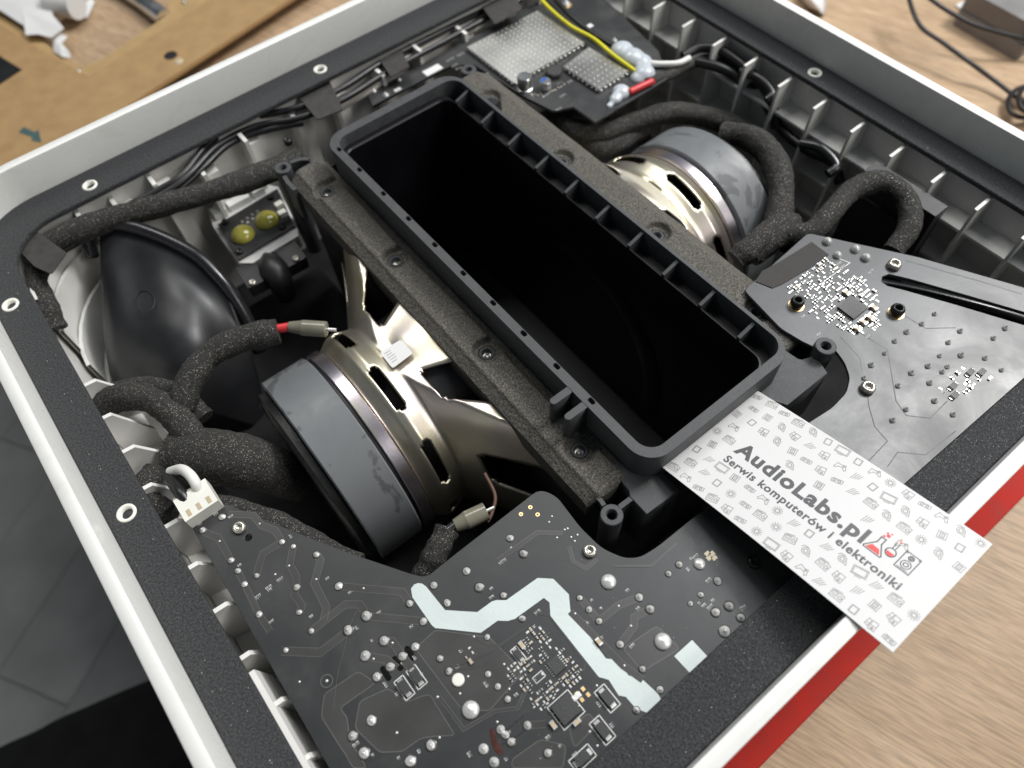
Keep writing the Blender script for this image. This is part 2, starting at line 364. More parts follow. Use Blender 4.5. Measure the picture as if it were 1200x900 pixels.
for z in (-30, -62):
    MB().add([(-49.6, 12, z), (-38, 12, z-6), (-38, 250, z-6), (-49.6, 250, z), (-49.6, 12, z-3), (-38, 12, z-8), (-38, 250, z-8), (-49.6, 250, z-3)], [(0, 1, 2, 3), (7, 6, 5, 4), (0, 4, 5, 1), (1, 5, 6, 2), (2, 6, 7, 3), (3, 7, 4, 0)]).build('shelf_rib', INNER, cab)
# curved gussets in the rounded corner
for q, (rad, zt) in enumerate(((34, -9), (44, -22), (54, -38), (64, -56))):
    l = []
    for z in (zt, -106):
        for w in (0, 1.6):
            l.append([(-50+27+math.cos(t)*(rad-27+w) if False else -48+rad*(1-math.cos(t))+w*math.cos(t), 326-rad*(1-math.sin(t))-w*math.sin(t), z) for t in [math.pi/2*i/10 for i in range(11)]])
    loops = [l[0], l[1], l[3], l[2], l[0]]
    MB().loops(loops, closed=False).build('curved_rib', INNER, cab, True, 40)
# brackets along the top wall
for k, (x, d, z) in enumerate(((-14, 9, -5), (2, 13, -7), (22, 10, -5), (44, 15, -9), (70, 11, -6), (98, 13, -8), (122, 9, -5), (150, 13, -7), (176, 10, -6), (205, 12, -8), (232, 10, -6), (258, 12, -7))):
    b = MB().box(x, x+2, 328.3-d, 328.3, -70, z); b.box(x+2, x+9, 328.3-d*.6, 328.3, -70, z-6); b.build('bracket', INNER, cab)
b = MB(); b.lathe([(0, 2.2), (2.2, 2.0), (2.6, 1.4), (2.6, .9), (1.2, .8), (1.2, .01)], n=16)
scr_dark_small = b.data('screw', DKSTEEL, True)
for x, y, z in ((199, 191, -12), (338, 168, -12)):
    inst('screw', scr_dark_small, P(x, y, z), cab)

# ------------------------------------------------------------------ central enclosure
box = thing('subwoofer_enclosure', 'long black open box with ribbed rim across the middle of the cabinet', 'enclosure', (127, 167, ZD+12))
ZR = 12.0
RX0, RX1, RY0, RY1 = 92.8, 166.5, 58.8, 272.0
NOTCH = ((391, 178), (417, 201), (445, 229), (475, 258), (507, 288), (541, 321), (576, 356), (613, 391), (651, 430), (693, 470))
sheet('rail', rr(RX0, RX1, RY0, RY1, 10, 10), [rr(RX0+3.9, RX1-1.7, RY0+3.9, RY1-4.6, 6.5, 10)]+[rr(RX0+1.8, RX0+3.5, P(x, y, ZR).y-1.5, P(x, y, ZR).y+1.5, .7, 3) for x, y in NOTCH], -8, ZR, MATTE, box, .12)
MB().loops([rr(RX0+4.3, RX1-8.6, RY0+4.3, RY1-4.4, 6, 10, 6.2), rr(RX0+4.9, RX1-9.3, RY0+5.0, RY1-7.4, 5.5, 10, 6.4), rr(RX0+5.2, RX1-9.6, RY0+5.3, RY1-8.2, 5.2, 10, 5.8), rr(RX0+6, RX1-10.5, RY0+6, RY1-10, 5, 10, -20), rr(RX0+7, RX1-11.5, RY0+7, RY1-11, 5, 10, -104)], cap1=True).build('inner_sleeve', INB, box, True, 40)
for xx in (RX1-10.9,): MB().lathe([(1.2, 66), (-.2, 63), (-.8, 59), (-.8, 55), (-.2, 51), (1.2, 48)], (xx, 165, -76), 'x', 96).build('driver_opening', INB, box, True, 40)
sheet('channel_floor', rr(RX0+4, RX1-1.4, RY0+4, RY1-4, 6.5, 10), [rr(RX0+5.3, RX1-9.0, RY0+5.4, RY1-6.5, 5.6, 10)], -6, 1.5, BLACK, box)
ribm = MB().add([(-3.6, -.9, -6), (3.5, -.9, -6), (3.5, -.9, 11.2-1), (.5, -.9, 9), (-3.6, -.9, 7.4), (-3.6, .9, -6), (3.5, .9, -6), (3.5, .9, 11.2-1), (.5, .9, 9), (-3.6, .9, 7.4)],
      [(0, 1, 2, 3, 4), (9, 8, 7, 6, 5), (0, 5, 6, 1), (1, 6, 7, 2), (2, 7, 8, 3), (3, 8, 9, 4), (4, 9, 5, 0)]).data('channel_rib', MATTE)
for k in range(10): inst('channel_rib', ribm, (RX1-5.2, 77.5+19.9*k, 0.6), box, (1.1, .8, 1))
for (x0, y0, x1, y1) in ((672, 456, 643, 470), (690, 474, 660, 488)):
    a, c = P(x0, y0, ZR), P(x1, y1, ZR); yy = (a.y+c.y)/2
    pts = [(RX0+.5, yy-1.5), (RX0+.5, yy+1.5), (c.x+1.5, yy+1.5)]+[(c.x+1.5-1.5*math.sin(t), yy+1.5*math.cos(t)) for t in (.4, .8, 1.2, 1.57, 2, 2.4, 2.8)]+[(c.x+1.5, yy-1.5)]
    sheet('tab', pts, [], -3, ZR-.15, MATTE, box, .25)
a = P(583, 117, ZR)
MB().add([(RX1-.5, a.y-2.2, ZR-.2), (RX1+5.5, a.y, ZR-1), (RX1-.5, a.y+4.5, ZR-.2), (RX1-.5, a.y-2.2, -3), (RX1+5.5, a.y, -3), (RX1-.5, a.y+4.5, -3)],
         [(0, 1, 2), (5, 4, 3), (0, 3, 4, 1), (1, 4, 5, 2), (2, 5, 3, 0)]).build('tab', BLACK, box)
# foam covered flanges, each with bushings
bushL = [P(x, y, -2) for x, y in ((382, 222), (463, 303), (570, 411), (679, 525))]
bushR = [P(x, y, -2) for x, y in ((573, 115), (658, 187), (770, 273), (888, 363))]
def sstep(a, b, x):
    t = max(0., min(1., (x-a)/(b-a))); return t*t*(3-2*t)
def flange(x_in, x_out, y0, y1, bushes, name):
    nx, ny = 48, 420; v = []; f = []; sg = 1 if x_out > x_in else -1
    for j in range(ny+1):
        y = y0+(y1-y0)*j/ny
        for i in range(nx+1):
            t = i/nx; x = x_in+(x_out-x_in)*t; dx = abs(x-x_in); tot = abs(x_out-x_in)
            # distance outside the low trough: a strip along the rail joined with a bay around each bushing
            d = dx-2.8-.5*math.sin(y*.07)
            for q in bushes:
                e = math.hypot(x-q.x, y-q.y)-5.0; bay = max(abs(y-q.y)-4.2, (x-q.x)*sg)
                d = min(d, e, bay)
            z = -3.6+2.4*sstep(-.5, 1.3, d)
            z -= 3.6*sstep(.74, .82, t)*((t-.74)/.26)
            for q in bushes:
                e = math.hypot(x-q.x, y-q.y); z -= 7.0/(1+math.exp(min(50, (e-2.9)/.1)))
            z += .12*math.sin(y*.23+2*math.sin(y*.05))
            e = min(y-y0, y1-y)
            if e < 2.5: z -= 1.6*(1-e/2.5)**2
            yy = y-(2.0*math.sin(t*math.pi) if j < 30 else -2.0*math.sin(t*math.pi) if j > ny-30 else 0)*(1-min(1, min(j, ny-j)/30))
            v.append((x, yy, z))
    for j in range(ny):
        for i in range(nx):
            q = j*(nx+1)+i; c = (q, q+1, q+nx+2, q+nx+1)
            f.append(c if x_out > x_in else c[::-1])
    return v, f
def skirt(v, f, nx, ny, zb):
    edge = [i for i in range(nx+1)]+[j*(nx+1)+nx for j in range(1, ny+1)]+[ny*(nx+1)+i for i in range(nx-1, -1, -1)]+[j*(nx+1) for j in range(ny-1, 0, -1)]
    n = len(v); v += [(v[e][0], v[e][1], zb) for e in edge]; m = len(edge)
    f += [(edge[i], n+i, n+(i+1) % m, edge[(i+1) % m]) for i in range(m)]
bm_ = MB().lathe([(-3.5, .01), (-3.2, 1.9), (.7, 1.9), (1.1, 2.4), (1.1, 3.0), (.3, 3.4), (-2.5, 3.6)], n=22).data('bushing', MATTE, True)
bst = MB().lathe([(-2.6, .01), (-2.4, 1.0), (-1.6, 1.8), (-1.9, 1.85), (-3, 1.85)], n=16).data('bushing_screw', STEEL, True)
for xi, xo, ya, yb, bs_ in ((RX0+.2, 73.2, 67, 277, bushL), (RX1-.2, 191.5, 67, 279, bushR)):
    v, f = flange(xi, xo, ya, yb, bs_, 'flange'); skirt(v, f, 48, 420, -14)
    fo = obj('flange', v, f, FLANGE, box, None, True, 50)
    for q in bs_:
        inst('bushing', bm_, (q.x, q.y, -4.6), box)
        if bs_ is bushL: inst('bushing_screw', bst, (q.x, q.y, -3.6), box)
# side walls and end blocks of the enclosure
MB().loops([rr(75.5, 188, 58, 274, 6, 6, z) for z in (-6, -20, -104)], cap0=False).build('side_wall', BLACK, box, True, 40)
def boss(px_, py_, z, zb=-60):
    q = P(px_, py_, z)
    return MB().lathe([(zb-z, .01), (zb-z, 4.0), (-.3, 4.0), (0, 3.7), (0, 2.1), (-.5, 1.7), (-7, 1.7), (-7.2, .01)], (q.x, q.y, z), n=28).build('boss', MATTE, box, True, 40)
for x, y, z in ((717, 603, -2.5), (968, 405, 2.6), (331, 196, -3), (549, 81, -4)): boss(x, y, z)
zb = -2.7
blk = [P2(x, y, zb) for x, y in ((716, 545), (762, 535), (796, 574), (758, 603), (745, 589), (738, 582), (737, 575), (731, 568))]
sheet('end_block', blk, [], -34, zb, MATTE, box, .3)
blk = [P2(x, y, zb) for x, y in ((895, 425), (917, 408), (935, 420), (950, 424), (957, 418), (970, 437), (923, 475), (880, 462))]
sheet('end_block', blk, [], -34, zb, MATTE, box, .3)
for pts, w in ((((708, 592), (704, 586), (698, 580)), 1.6), (((726, 594), (738, 585), (748, 580)), 1.8), (((961, 414), (950, 421), (940, 424)), 1.8), (((958, 399), (950, 393), (945, 388)), 1.6), (((340, 190), (352, 186), (362, 186)), 2), (((333, 206), (338, 214), (346, 222)), 2)):
    L, R_ = band([P2(x, y, -3) for x, y in pts], w)
    MB().prism([(q.x, q.y) for q in L]+[(q.x, q.y) for q in R_[::-1]], -22, -3.0).build('web', MATTE, box)

# ------------------------------------------------------------------ woofers
WY, WZ, WK = 165.0, -53.0, 46/37.2
def woofer(side, label):
    s = 1 if side == 'l' else -1
    X = (lambda x: x) if s == 1 else (lambda x: 256-x)
    t = thing('woofer', label, 'loudspeaker driver', (X(40), WY, WZ-38), 'woofers facing the enclosure')
    def L(name, prof, m, ang=35, n=96):
        pr = [(X(a), r*WK) for a, r in prof]
        b = MB().lathe(pr, (0, WY, WZ), 'x', n)
        return b.build(name, m, t, True, ang)
    L('back_plate', [(3.6, .01), (3.6, 12), (3.6, 30), (4.2, 33.2), (5.5, 34.4), (8.3, 34.6), (8.6, 33), (8.6, .01)], PLATE)
    L('magnet_ring', [(8.7, 30), (8.9, 36.6), (9.5, 37.2), (29, 37.2), (29.7, 36.6), (30, 30)], FERRITE)
    L('rear_gasket', [(30.1, 30), (30.1, 35.4), (31.2, 35.4), (31.2, 30)], BLACK)
    L('top_plate', [(31.3, 20), (31.3, 36.2), (31.7, 36.7), (36.2, 36.7), (36.6, 36.2), (36.6, 20)], ZINC)
    # basket: a pressed sheet that turns from a round collar into a wide flange, with windows
    NA, NB = 240, 64
    v = []; idx = {}; f = []
    def surf(a, u):
        # a: angle in the y-z plane, u: 0 at collar .. 1 at the mounting flange
        x = 37+u*44
        prof = [(0, 35.5), (.05, 36.5), (.12, 38.2), (.20, 38.8), (.34, 37.2), (.40, 37.0), (.46, 38.6), (.54, 40.5), (1.0, 52)]
        for (u0, r0), (u1, r1) in zip(prof, prof[1:]):
            if u <= u1: 
                k = (u-u0)/(u1-u0); r = r0+(r1-r0)*k; break
        w = max(0, (u-.38)/.62)
        ca, sa = math.cos(a), math.sin(a)
        r *= WK; y = ca*r*(1+.55*w**.9); z = sa*r
        ztop = 45.0+1.0*w
        if u > .38: z = math.copysign(min(abs(z), ztop-3*w*(abs(ca)**2)), z)
        # stiffening bead along each spoke
        ph = ((a-math.radians(111))/(2*math.pi)*8) % 1
        if u > .5: z += 1.6*math.exp(-((ph-.5)/.16)**2)*math.sin(min(1, (u-.5)/.15)*math.pi/2)*sa
        return (X(x), WY+y, WZ+z)
    def hole(a, u):
        ph = ((a-math.radians(111))/(2*math.pi)*8) % 1; ps = ((a-math.radians(103.5))/(2*math.pi)*8) % 1
        if .16 < u < .27: return min(ps, 1-ps) < .30-.034*(u < .18 or u > .25)
        if .53 < u < .96:
            return min(ph, 1-ph) < .202-.034*(u < .56 or u > .93)
        return False
    for i in range(NA):
        for j in range(NB+1): v.append(surf(2*math.pi*i/NA, j/NB))
    for i in range(NA):
        for j in range(NB):
            if hole(2*math.pi*(i+.5)/NA, (j+.5)/NB): continue
            a_, b_ = i*(NB+1)+j, ((i+1) % NA)*(NB+1)+j
            f.append((a_, b_, b_+1, a_+1) if s == 1 else (a_, a_+1, b_+1, b_))
    o = obj('basket', v, f, BASKET, t, None, True, 40)
    md = o.modifiers.new('solid', 'SOLIDIFY'); md.thickness = .0012
    # dark cone behind the windows
    L('cone', [(40, 20), (46, 30), (64, 34), (79, 35), (80, 10)], BLACK)
    return t
wl = woofer('l', 'big grey ring magnet woofer with chromate basket left of the enclosure')
wr = woofer('r', 'woofer with smudged grey magnet half hidden behind the enclosure\'s far rail')
# sticker on the basket and on the back plate
a = P(466, 411, WZ+47.5)
b = MB(); c = P(445, 413, WZ+47.5), P(470, 398, WZ+47.5), P(484, 414, WZ+47.5), P(460, 432, WZ+47.5)
b.prism(round_poly([(q.x, q.y) for q in c], 1.2), WZ+47.5, WZ+47.7)
st = b.build('sticker', SHEETP, wl)
b = MB()
for k in range(5):
    p0 = c[0].lerp(c[3], .2+.14*k); p1 = c[1].lerp(c[2], .2+.14*k); q0, q1 = p0.lerp(p1, .12), p0.lerp(p1, .12+random.uniform(.2, .34)); strip(b, [q0, q1], .22, WZ+47.73)
b.build('fine_print', INK, st)
b = MB().add([(3.45, WY+31, WZ+24), (3.45, WY+25, WZ+32), (3.45, WY+14, WZ+35), (3.45, WY+19, WZ+24)], [(0, 1, 2, 3)])
b.build('sticker', mat('sticker_grey', (.3, .3, .29), .5), wl)
c = [P(745, 214, -12), P(757, 208, -12), P(776, 220, -12), P(762, 230, -12)]
MB().prism([(q.x, q.y) for q in c], -9.2, -9).build('sticker', SHEETP, wr)

# ------------------------------------------------------------------ circuit boards: shared pieces
sold = MB().lathe([(0, 1.0), (.25, .93), (.55, .62), (.8, .36), (1.15, .22), (1.3, .01)], n=14).data('solder_joint', SOLDER, True)
soldb = MB().lathe([(0, 1.0), (.22, .95), (.42, .74), (.52, .4), (.6, .18), (.64, .01)], n=18).data('solder_dome', SOLDER, True)
padring = MB().lathe([(0, 1.0), (.16, 1.0), (.17, .6), (.17, .01)], n=20).data('pad_ring', FLUX, True)
via = MB().lathe([(0, 1.0), (.3, .8), (.45, .01)], n=8).data('via', SOLDER, True)
def torx(m):
    b = MB(); b.lathe([(0, 2.0), (.9, 2.0), (1.35, 1.75), (1.5, 1.4), (1.5, 1.05), (.6, .9), (.6, .01)], n=24)
    for k in range(6):
        t = k*math.pi/3; b.box(1.0*math.cos(t)-.16, 1.0*math.cos(t)+.16, 1.0*math.sin(t)-.16, 1.0*math.sin(t)+.16, .6, 1.45, rz=t)
    return b.data('torx_screw', m, True)
tx, txd = torx(STEEL), torx(DKSTEEL)
washer = MB().lathe([(0, 3.1), (.12, 3.1), (.12, 2.0), (0, 2.0)], n=28).data('gold_pad', GOLD)
def smd_mesh(name, lx, ly, h, body, ends=.22):
    """body along y with two tinned ends"""
    b = MB(); e = ly*ends
    b.box(-lx/2, lx/2, -ly/2+e, ly/2-e, 0, h, 0); b.box(-lx/2-.02, lx/2+.02, -ly/2, -ly/2+e, 0, h+.02, 1); b.box(-lx/2-.02, lx/2+.02, ly/2-e, ly/2, 0, h+.02, 1)
    return b.data(name, [body, TIN])
def diode_mesh(lx, ly, h):
    b = MB(); b.box(-lx/2, lx/2, -ly*.36, ly*.36, .1, h, 0)
    for s in (-1, 1): b.box(-lx*.33, lx*.33, s*ly*.43-ly*.1, s*ly*.43+ly*.1, .02, h*.35, 1); b.box(-lx*.33, lx*.33, s*ly*.37-ly*.02, s*ly*.37+ly*.02, .02, h*.8, 1)
    return b.data('diode', [CHIP, TIN])
RES = smd_mesh('resistor', .8, 1.5, .42, CHIP); CAPM = smd_mesh('capacitor', .8, 1.5, .7, CERAM); PADS = smd_mesh('resistor', .7, 1.3, .16, SILKW, .3)
DIO = diode_mesh(2.8, 6.0, 1.6); DIOS = diode_mesh(2.0, 4.2, 1.2)
def outline(mb, cx, cy, lx, ly, z, w=.28):
    x0, x1, y0, y1 = cx-lx/2, cx+lx/2, cy-ly/2, cy+ly/2
    strip(mb, [(x0, y0), (x1, y0)], w, z); strip(mb, [(x0, y1), (x1, y1)], w, z); strip(mb, [(x0, y0-w/2), (x0, y1+w/2)], w, z); strip(mb, [(x1, y0-w/2), (x1, y1+w/2)], w, z)

# ---- power board
pb = thing('power_board', 'large dark circuit board with pale zigzag stripe in the near corner', 'circuit board', P(520, 800, ZPB-1.6))
zz = ZPB
bo = [P2(x, y, zz) for x, y in ((222, 613), (262, 589), (330, 617), (400, 645), (480, 672), (499, 677), (530, 652), (632, 573), (652, 581), (680, 618), (706, 643), (732, 654), (750, 653), (770, 641), (808, 610), (842, 585), (880, 605), (945, 672), (912, 704), (788, 818), (700, 900), (585, 1015), (460, 1030))]
slots = []
for u, v in ((155, 568), (197, 533), (241, 497)):
    c0 = zc(u, v, zz, 400, 600, 3); slots.append([(c0.x+.95*math.cos(t)*1, c0.y+(1.6 if math.sin(t) > 0 else -1.6)+.95*math.sin(t)) for t in [2*math.pi*k/18+.01 for k in range(18)]])
holes = slots+[circ(*P2(291, 630, zz), 1.3)]
board = sheet('board', round_poly(bo, 3.0), holes, zz-1.6, zz, PCB, pb, .12)
sr = [(245, 270), (256, 255), (270, 250), (284, 252), (298, 262), (365, 345), (478, 352), (530, 314), (545, 310), (580, 310), (690, 232), (745, 235), (800, 290), (805, 345), (930, 515), (970, 520), (1010, 575), (1060, 590), (1112, 638), (1122, 655), (1120, 685), (1106, 702), (1080, 708), (1035, 690), (1000, 650), (975, 645), (940, 590), (905, 580), (735, 365), (732, 318), (712, 302), (610, 376), (585, 383), (550, 382), (490, 425), (330, 408), (318, 398), (250, 300)]
MB().prism([zc(u, v, zz, 400, 600, 3).xy for u, v in sr], zz+.02, zz+.07).build('silkscreen_stripe', SILK, pb)
MB().prism([zc(u, v, zz, 700, 640, 5).xy for u, v in ((450, 645), (555, 550), (660, 662), (558, 760))], zz+.02, zz+.07).build('silkscreen_square', SILK, pb)
traces = [((200, 580, 6), w, pts) for w, pts in (
    (2.3, [(400, 135), (580, 142), (640, 215), (735, 250), (783, 330)]), (2.3, [(783, 330), (650, 410), (620, 500), (605, 568)]), (2.2, [(226, 258), (335, 300), (425, 460)]), (2.0, [(473, 535), (520, 628), (622, 840), (700, 960)]),
    (2.3, [(862, 362), (838, 490), (885, 575), (886, 650), (870, 700), (925, 780), (905, 825)]), (2.4, [(1025, 420), (1055, 460), (1010, 620), (1095, 790), (1075, 880)]))]
traces += [((340, 640, 6), w, pts) for w, pts in ((2.4, [(340, 282), (790, 322), (845, 405)]), (2.4, [(150, 597), (235, 530), (390, 410), (490, 410), (540, 493)]), (2.4, [(540, 493), (935, 528)]), (2.6, [(-60, 738), (210, 748), (405, 600)]), (2.4, [(660, 668), (720, 672), (800, 790), (880, 900)]), (2.4, [(528, 772), (680, 800), (750, 860)]))]
traces += [((400, 600, 3), w, pts) for w, pts in ((2.2, [(838, 302), (906, 384), (975, 328), (1047, 300)]), (2.2, [(980, 466), (1030, 400), (1030, 370), (1085, 342)]), (1.4, [(550, 170), (690, 72), (780, 75)]), (2.2, [(805, 350), (990, 540), (1060, 590)]),
    (1.0, [(345, 650), (430, 765), (540, 700), (620, 690), (660, 600)]), (.5, [(470, 445), (520, 470), (560, 465), (680, 385)]), (.5, [(380, 560), (500, 540), (580, 480)]), (.5, [(400, 545), (530, 490), (660, 400)]), (.5, [(690, 355), (730, 365), (860, 530), (850, 560)]), (2.0, [(654, 751), (720, 745)]), (1.2, [(800, 120), (815, 175), (860, 200), (900, 165)]), (.8, [(960, 190), (1090, 190), (1180, 110)]))]
for ti, ((x0, y0, s), w, pts) in enumerate(traces):
    b = MB(); strip(b, [zc(u, v, zz, x0, y0, s) for u, v in pts], w, zz+.03+.004*ti); o = b.build('copper_trace', COPPER, pb)
    if w > .9:
        b = MB(); L_, R_ = band([zc(u, v, zz, x0, y0, s) for u, v in pts], w)
        for q in (L_, R_): strip(b, q, .13, zz+.04+.004*ti)
        b.build('trace_highlight', EDGE, o)  # pale side lines paint a highlight along the trace
fills = [((400, 600, 3), pts) for pts in ([(165, 620), (65, 665), (48, 760), (135, 845), (215, 842), (280, 795), (335, 788), (400, 785), (310, 640), (262, 655), (235, 668), (205, 650)],
    [(330, 415), (260, 480), (420, 690), (520, 700), (640, 560), (520, 440)], [(800, 760), (870, 705), (900, 745), (820, 830)],
    [(600, 870), (700, 800), (790, 820), (780, 900), (600, 900)], [(990, 480), (1110, 400), (1190, 480), (1060, 560)], [(-5, 690), (120, 600), (60, 560), (-60, 640), (-70, 720), (-20, 800), (20, 860), (40, 900), (90, 900), (30, 800), (20, 720)])]
for ti, ((x0, y0, s), pts) in enumerate(fills):
    q = round_poly([zc(u, v, zz, x0, y0, s).xy for u, v in pts], 1.2, 3)
    if sum(q[i-1][0]*q[i][1]-q[i][0]*q[i-1][1] for i in range(len(q))) < 0: q = q[::-1]
    MB().add([(a_, b_, zz+.008+.003*ti) for a_, b_ in q], [tuple(range(len(q)))]).build('copper_pour', COPPER, pb)
    b = MB(); strip(b, q+[q[0]], .2, zz+.03+.003*ti); b.build('pour_edge', EDGE, pb)
S3 = [(325, 258, 5), (372, 320, 5), (240, 322, 5), (288, 385, 5), (88, 366, 6.5), (24, 416, 6.5), (150, 453, 6.5), (260, 474, 6), (215, 508, 6), (84, 506, 6.5), (172, 545, 6), (125, 580, 6), (347, 515, 4.5), (513, 440, 3.6), (378, 560, 4.5), (516, 570, 4.2), (550, 614, 4.5), (585, 658, 4.5), (106, 733, 6), (40, 788, 6), (80, 848, 7), (243, 876, 6.5), (315, 820, 6), (500, 833, 6), (537, 880, 6), (560, 765, 5), (577, 783, 5), (597, 808, 5), (654, 751, 5), (726, 848, 5), (440, 208, 5), (485, 265, 6), (640, 147, 5.5), (593, 92, 5), (570, 293, 4.5), (636, 375, 4.5), (838, 302, 4), (871, 343, 4.2), (906, 384, 4.5), (1047, 300, 5.5), (1085, 342, 5.5), (980, 466, 5), (1058, 553, 4.5), (1120, 625, 4.5), (1037, 697, 4.5), (1150, 217, 4), (1187, 185, 4.5)]
px2mm = lambda p: p/3.45
jl = [(400+u/3, 600+v/3, r) for u, v, r in S3]
jl += [(200+u/6, 580+v/6, r) for u, v, r in ((308, 80, 6), (185, 163, 6.2), (362, 155, 5.2), (226, 248, 5), (425, 460, 4.6), (473, 535, 4.3), (520, 628, 4), (622, 840, 5), (783, 330, 4.2), (605, 568, 3.8), (862, 362, 4), (886, 650, 5), (905, 825, 4), (1025, 420, 4.6), (1185, 640, 5))]
jl += [(340+u/6, 640+v/6, r) for u, v, r in ((340, 282, 5), (150, 597, 4.2))]+[(335, 762, 4)]
jl += [(700+u/5, 640+v/5, r) for u, v, r in ((705, 205, 5.5), (693, 388, 6), (772, 352, 6), (840, 420, 5.5), (745, 500, 7), (545, 338, 3.6), (605, 285, 4.2), (480, 108, 4.2))]
for x, y, r in jl:
    k = px2mm(r)*.85; inst('solder_joint', sold, P(x, y, zz+.02), pb, (k*random.uniform(.88, 1.12), k*random.uniform(.88, 1.12), k*random.uniform(.6, 1.05)), random.uniform(0, 6))
    kk = k*random.uniform(1.05, 1.25); inst('pad_ring', padring, P(x, y, zz+.012), pb, (kk, kk, 1))
for x, y, r in ((551.6, 832, 9.5), (713, 682, 9), (776.6, 752, 9.5), (819.6, 661, 7)):
    k = px2mm(r); inst('solder_dome', soldb, P(x, y, zz+.02), pb, (k, k, k), random.uniform(0, 6))
MB().lathe([(0, 2.0), (.5, 2.0), (.8, 1.7), (.85, .01)], P(537, 797, zz), n=18).build('yellowed_pad', NYLON, pb, True, 40)
for x, y in [(400+u/3, 600+v/3) for u, v in ((78, 268), (180, 460), (113, 516), (466, 438), (445, 578), (417, 638), (572, 535), (590, 622), (195, 776), (345, 793), (338, 650), (548, 738), (975, 330), (1018, 400), (822, 357), (995, 540), (898, 610), (873, 772), (900, 822), (730, 35), (785, 62), (795, 58), (830, 80), (758, 90), (808, 88), (820, 102), (740, 15))]+[(200+u/6, 580+v/6) for u, v in ((625, 202), (344, 325), (832, 497), (1023, 592), (735, 558))]+[(351, 799)]:
    inst('via', via, P(x, y, zz+.02), pb, (.42, .42, .4))
for x, y in ((630, 603), (610.5, 602.5), (621.5, 594.5)):
    MB().lathe([(0, .75), (.05, .75), (.05, .3), (0, .3)], P(x, y, zz+.02), n=14).build('test_pad', GOLD, pb)
inst('torx_screw', txd, P(884, 659, zz), pb, (1.1, 1.1, .8))
for x, y in ((281, 619), (691, 646.5)): inst('torx_screw', tx, P(x, y, zz), pb, (1.15, 1.15, 1.1))
silk = MB()
def place(me, x, y, name, z=zz, parent=pb, rz=0.0, s=1.0, box_=None):
    q = P(x, y, z); inst(name, me, (q.x, q.y, z+.03), parent, (s, s, s), rz)
    if box_: outline(silk, q.x, q.y, box_[0], box_[1], z+.06)
for u, v in ((265, 580), (222, 618)): place(DIO, 400+u/3, 600+v/3, 'diode', s=.95, box_=(3.4, 6.8))
for u, v in ((935, 655), (918, 767)): place(DIO, 400+u/3, 600+v/3, 'diode', s=1.0, box_=(4.0, 7.4))
place(DIO, 400+848/3, 600+866/3, 'diode', rz=math.pi/2, s=1.0, box_=(7.4, 4.0))
place(DIOS, 400+622/3, 600+502/3, 'diode', s=1.0, box_=(2.6, 5.0))
place(DIOS, 400+695/3, 600+580/3, 'diode', rz=math.pi/2, s=.7, box_=(3.6, 2.0))
for u, v, rz in ((905, 458, 0), (635, 470, 0), (745, 750, 0), (828, 740, 1.57), (455, 526, 0)): place(CAPM, 400+u/3, 600+v/3, 'capacitor', rz=rz, s=1.7 if u != 455 else 1.2)
def ic(x, y, lx, ly, h, pins, z=zz, parent=pb):
    q = P(x, y, z); b = MB(); b.box(q.x-lx/2, q.x+lx/2, q.y-ly/2, q.y+ly/2, z+.1, z+h)
    o = b.build('chip', CHIP, parent)
    for s in (-1, 1):
        for k in range(pins):
            t = -ly/2+ly*(k+.5)/pins
            inst('pin', pin_me, (q.x+s*(lx/2+.25), q.y+t, z+.05), parent)
    return o
pin_me = MB().box(-.4, .4, -.16, .16, 0, .18).data('pin', TIN)
ic(400+755/3, 600+540/3, 4.2, 4.6, 1.0, 6)
ic(400+790/3, 600+695/3, 6.8, 6.4, 1.7, 2)
outline(silk, *P2(400+790/3, 600+695/3, zz), 8.2, 8.0, zz+.06)
for u, v in ((828, 640), (850, 622), (846, 660), (868, 642)):
    q = P(400+u/3, 600+v/3, zz); MB().box(q.x-.55, q.x+.55, q.y-.65, q.y+.65, zz+.02, zz+.12).build('copper_pad', GOLD, pb)
q = P(400+820/3, 600+655/3, zz); MB().box(q.x-2.3, q.x+2.3, q.y-.8, q.y+.8, zz+.05, zz+.5).build('solder_bar', SOLDER, pb)
for u, v in ((645, 45), (672, 45), (655, 68), (685, 68)):
    q = P(700+u/5, 640+v/5, zz); MB().box(q.x-.9, q.x+.9, q.y-.75, q.y+.75, zz+.02, zz+.12).build('copper_pad', mat('bare_pad', (.45, .40, .30), .4, .8), pb)
# dense cluster of small parts around the chip
def cluster(poly, n, z, parent, avoid, step=(1.25, 1.75), seed=3, sc=.8):
    rnd = random.Random(seed); pts = []
    pp = [P2(x, y, z) for x, y in poly]; xs, ys = [p[0] for p in pp], [p[1] for p in pp]; k = 0
    def inside(x, y):
        c = False
        for i in range(len(pp)):
            (x1, y1), (x2, y2) = pp[i-1], pp[i]
            if (y1 > y) != (y2 > y) and x < (x2-x1)*(y-y1)/(y2-y1)+x1: c = not c
        return c
    av = [(P2(x, y, z), r) for x, y, r in avoid]
    for t in range(n*60):
        if len(pts) >= n: break
        x = xs0(rnd.uniform(min(xs), max(xs)), step[0]); y = xs0(rnd.uniform(min(ys), max(ys)), step[1])
        if not inside(x, y) or any(max(abs(x-c[0]), abs(y-c[1])) < r for c, r in av) or any(abs(x-a_) < step[0]*.9 and abs(y-b_) < step[1]*.9 for a_, b_ in pts): continue
        pts.append((x, y)); w = rnd.random()
        me, nm_ = ((RES, 'resistor') if w < .38 else (CAPM, 'capacitor') if w < .6 else (PADS, 'solder_pads'))
        q = sc*rnd.uniform(.7, 1.0)
        inst(nm_, me, (x, y, z+.04), parent, (q, q, q), rnd.choice((0, 0, math.pi/2)))
def xs0(v, s): return round(v/s)*s
